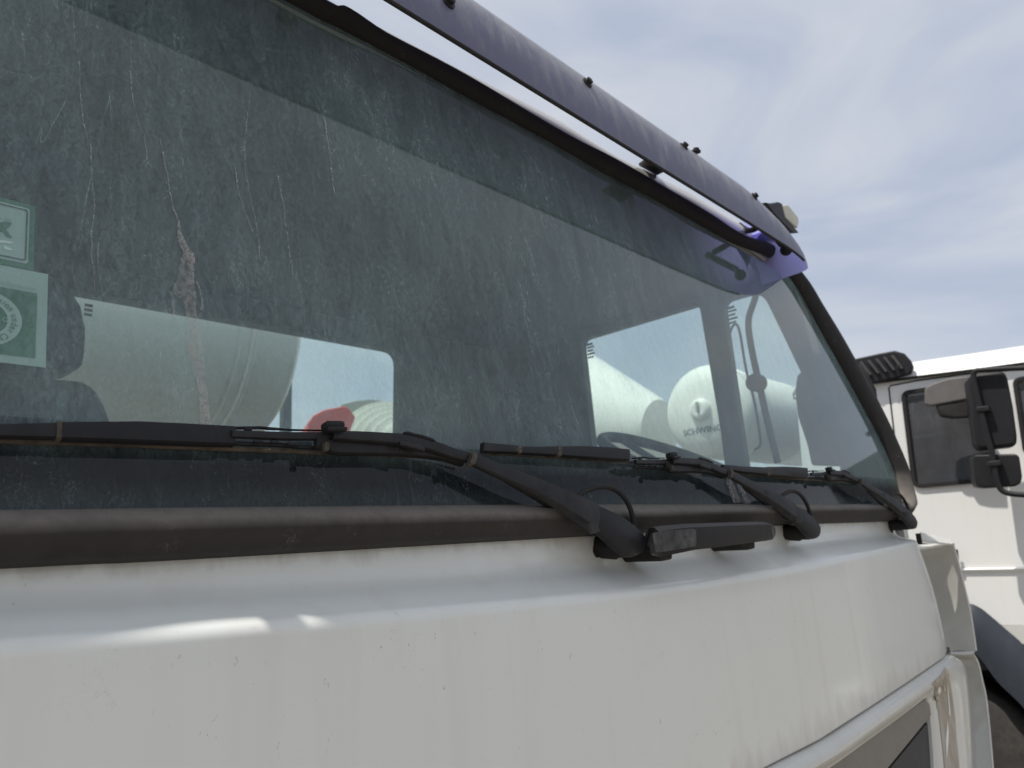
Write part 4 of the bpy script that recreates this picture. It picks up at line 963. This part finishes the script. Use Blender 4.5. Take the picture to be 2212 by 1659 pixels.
# ================================================================= RIBBED DRUM, FUNNEL AND RED HOPPER SEEN THROUGH THE REAR WINDOW
YB = 13.5
def yb(px, py, o=0): return onY(px, py, YB+o)
c0 = np.array(yb(862, 958))
rib = thing('mixer_truck', (c0[0]+.6, c0[1]+1, 0), 'distant mixer truck with ribbed cream drum and grey funnel, right of the red hopper', 'truck')
ra = np.array([-.42, -.88, .12]); ra /= np.linalg.norm(ra)
pr_ = [(-2.6, .8), (-1.4, 1.16)]
for i in range(41):
    t = i/40; q_ = (i % 8)/8
    pr_.append((t*1.5-1.2, 1.36-.95*t**1.15+(.11 if i % 8 in (2, 3) else (-.03 if i % 8 in (0, 5) else 0))))
pr_.append((.4, .1))
mk('mixer_drum', *lathe(c0, ra, pr_, 64), plain('ribbed_drum_paint', (.50, .50, .43), .6), rib, smooth=True)
fn = [yb(*p, 2.0) for p in ((738, 873), (770, 865), (800, 862), (832, 866), (846, 872), (800, 905), (772, 904), (756, 885))]
mk('discharge_funnel', *prism(fn, (.25, .5, 0)), FUNNEL, rib, bevel=.02)
mk('cab', *box((c0[0]+.9, c0[1]-.4, -1.2), (c0[0]+3.0, c0[1]+1.2, .9)), WHITE2, rib, bevel=.06)
mk('chassis', *box((c0[0]-1.5, c0[1]-.1, -1.2), (c0[0]+2.5, c0[1]+.8, -.8)), DARK_SLAT, rib)
for x, y in ((-1.3, -.3), (-1.3, .9), (1.6, -.3), (1.6, .9)): wheel(rib, (c0[0]+x, c0[1]+y, -H+.5), .5)
rh = [yb(*p, -1.0) for p in ((660, 960), (664, 915), (676, 897), (700, 885), (742, 877), (752, 880), (768, 900), (745, 960))]
rc = np.mean([np.array(p) for p in rh], 0)
red = thing('red_hopper', (rc[0], rc[1], 0), 'red hopper standing behind, left of the ribbed drum', 'hopper')
mk('hopper_body', *prism(rh, (.4, .9, 0)), RED, red, bevel=.03)
mk('hopper_legs', *join(*[box((rc[0]+dx-.05, rc[1]+dy-.05, -H), (rc[0]+dx+.05, rc[1]+dy+.05, rh[0][2]+.05)) for dx in (-.25, .35) for dy in (.2, .8)]), DARK_SLAT, red)

# ================================================================= TREE BELT
m, nt, b, L_ = mat('tree_belt_foliage')
L_(mixc(nt, ramp(nt, noise(nt, .8, detail=4), (.35, g(0)), (.65, g(1))), (.045, .065, .035), (.085, .10, .06)), b.inputs['Base Color']); b.inputs['Roughness'].default_value = .8
V = []; F = []; rnd = random.Random(11)
for k in range(1500):
    a = rnd.uniform(0, 2*math.pi)
    env = 2.6+1.6*math.sin(a*9+1)*math.sin(a*23)+1.2*math.sin(a*51)
    rr_ = 62+rnd.uniform(-5, 5); h_ = max(.3, rnd.random()*max(1.5, env)*1.5)
    for _ in range(7):
        c_ = np.array([rr_*math.cos(a)+rnd.gauss(0, .7), rr_*math.sin(a)+rnd.gauss(0, .7), -H+h_+rnd.gauss(0, .35)])
        if c_[2] < -H: c_[2] = -H+.2
        u_ = np.array([rnd.gauss(0, 1) for _ in range(3)]); u_ /= np.linalg.norm(u_); v_ = np.cross(u_, [rnd.gauss(0, 1) for _ in range(3)]); v_ /= np.linalg.norm(v_)
        s = rnd.uniform(.35, .8); n = len(V)
        V += [tuple(c_-u_*s-v_*s*.6), tuple(c_+u_*s-v_*s*.6), tuple(c_+u_*s*.7+v_*s), tuple(c_-u_*s*.6+v_*s*.7)]; F.append([n, n+1, n+2, n+3])
tb = mk('tree_belt', V, F, m, None, kind='stuff'); tb['label'] = 'low dark belt of trees along the horizon round the yard'; tb['category'] = 'trees'
print('objects', len(bpy.data.objects), 'tris', sum(len(o.data.polygons) for o in bpy.data.objects if o.type == 'MESH'))
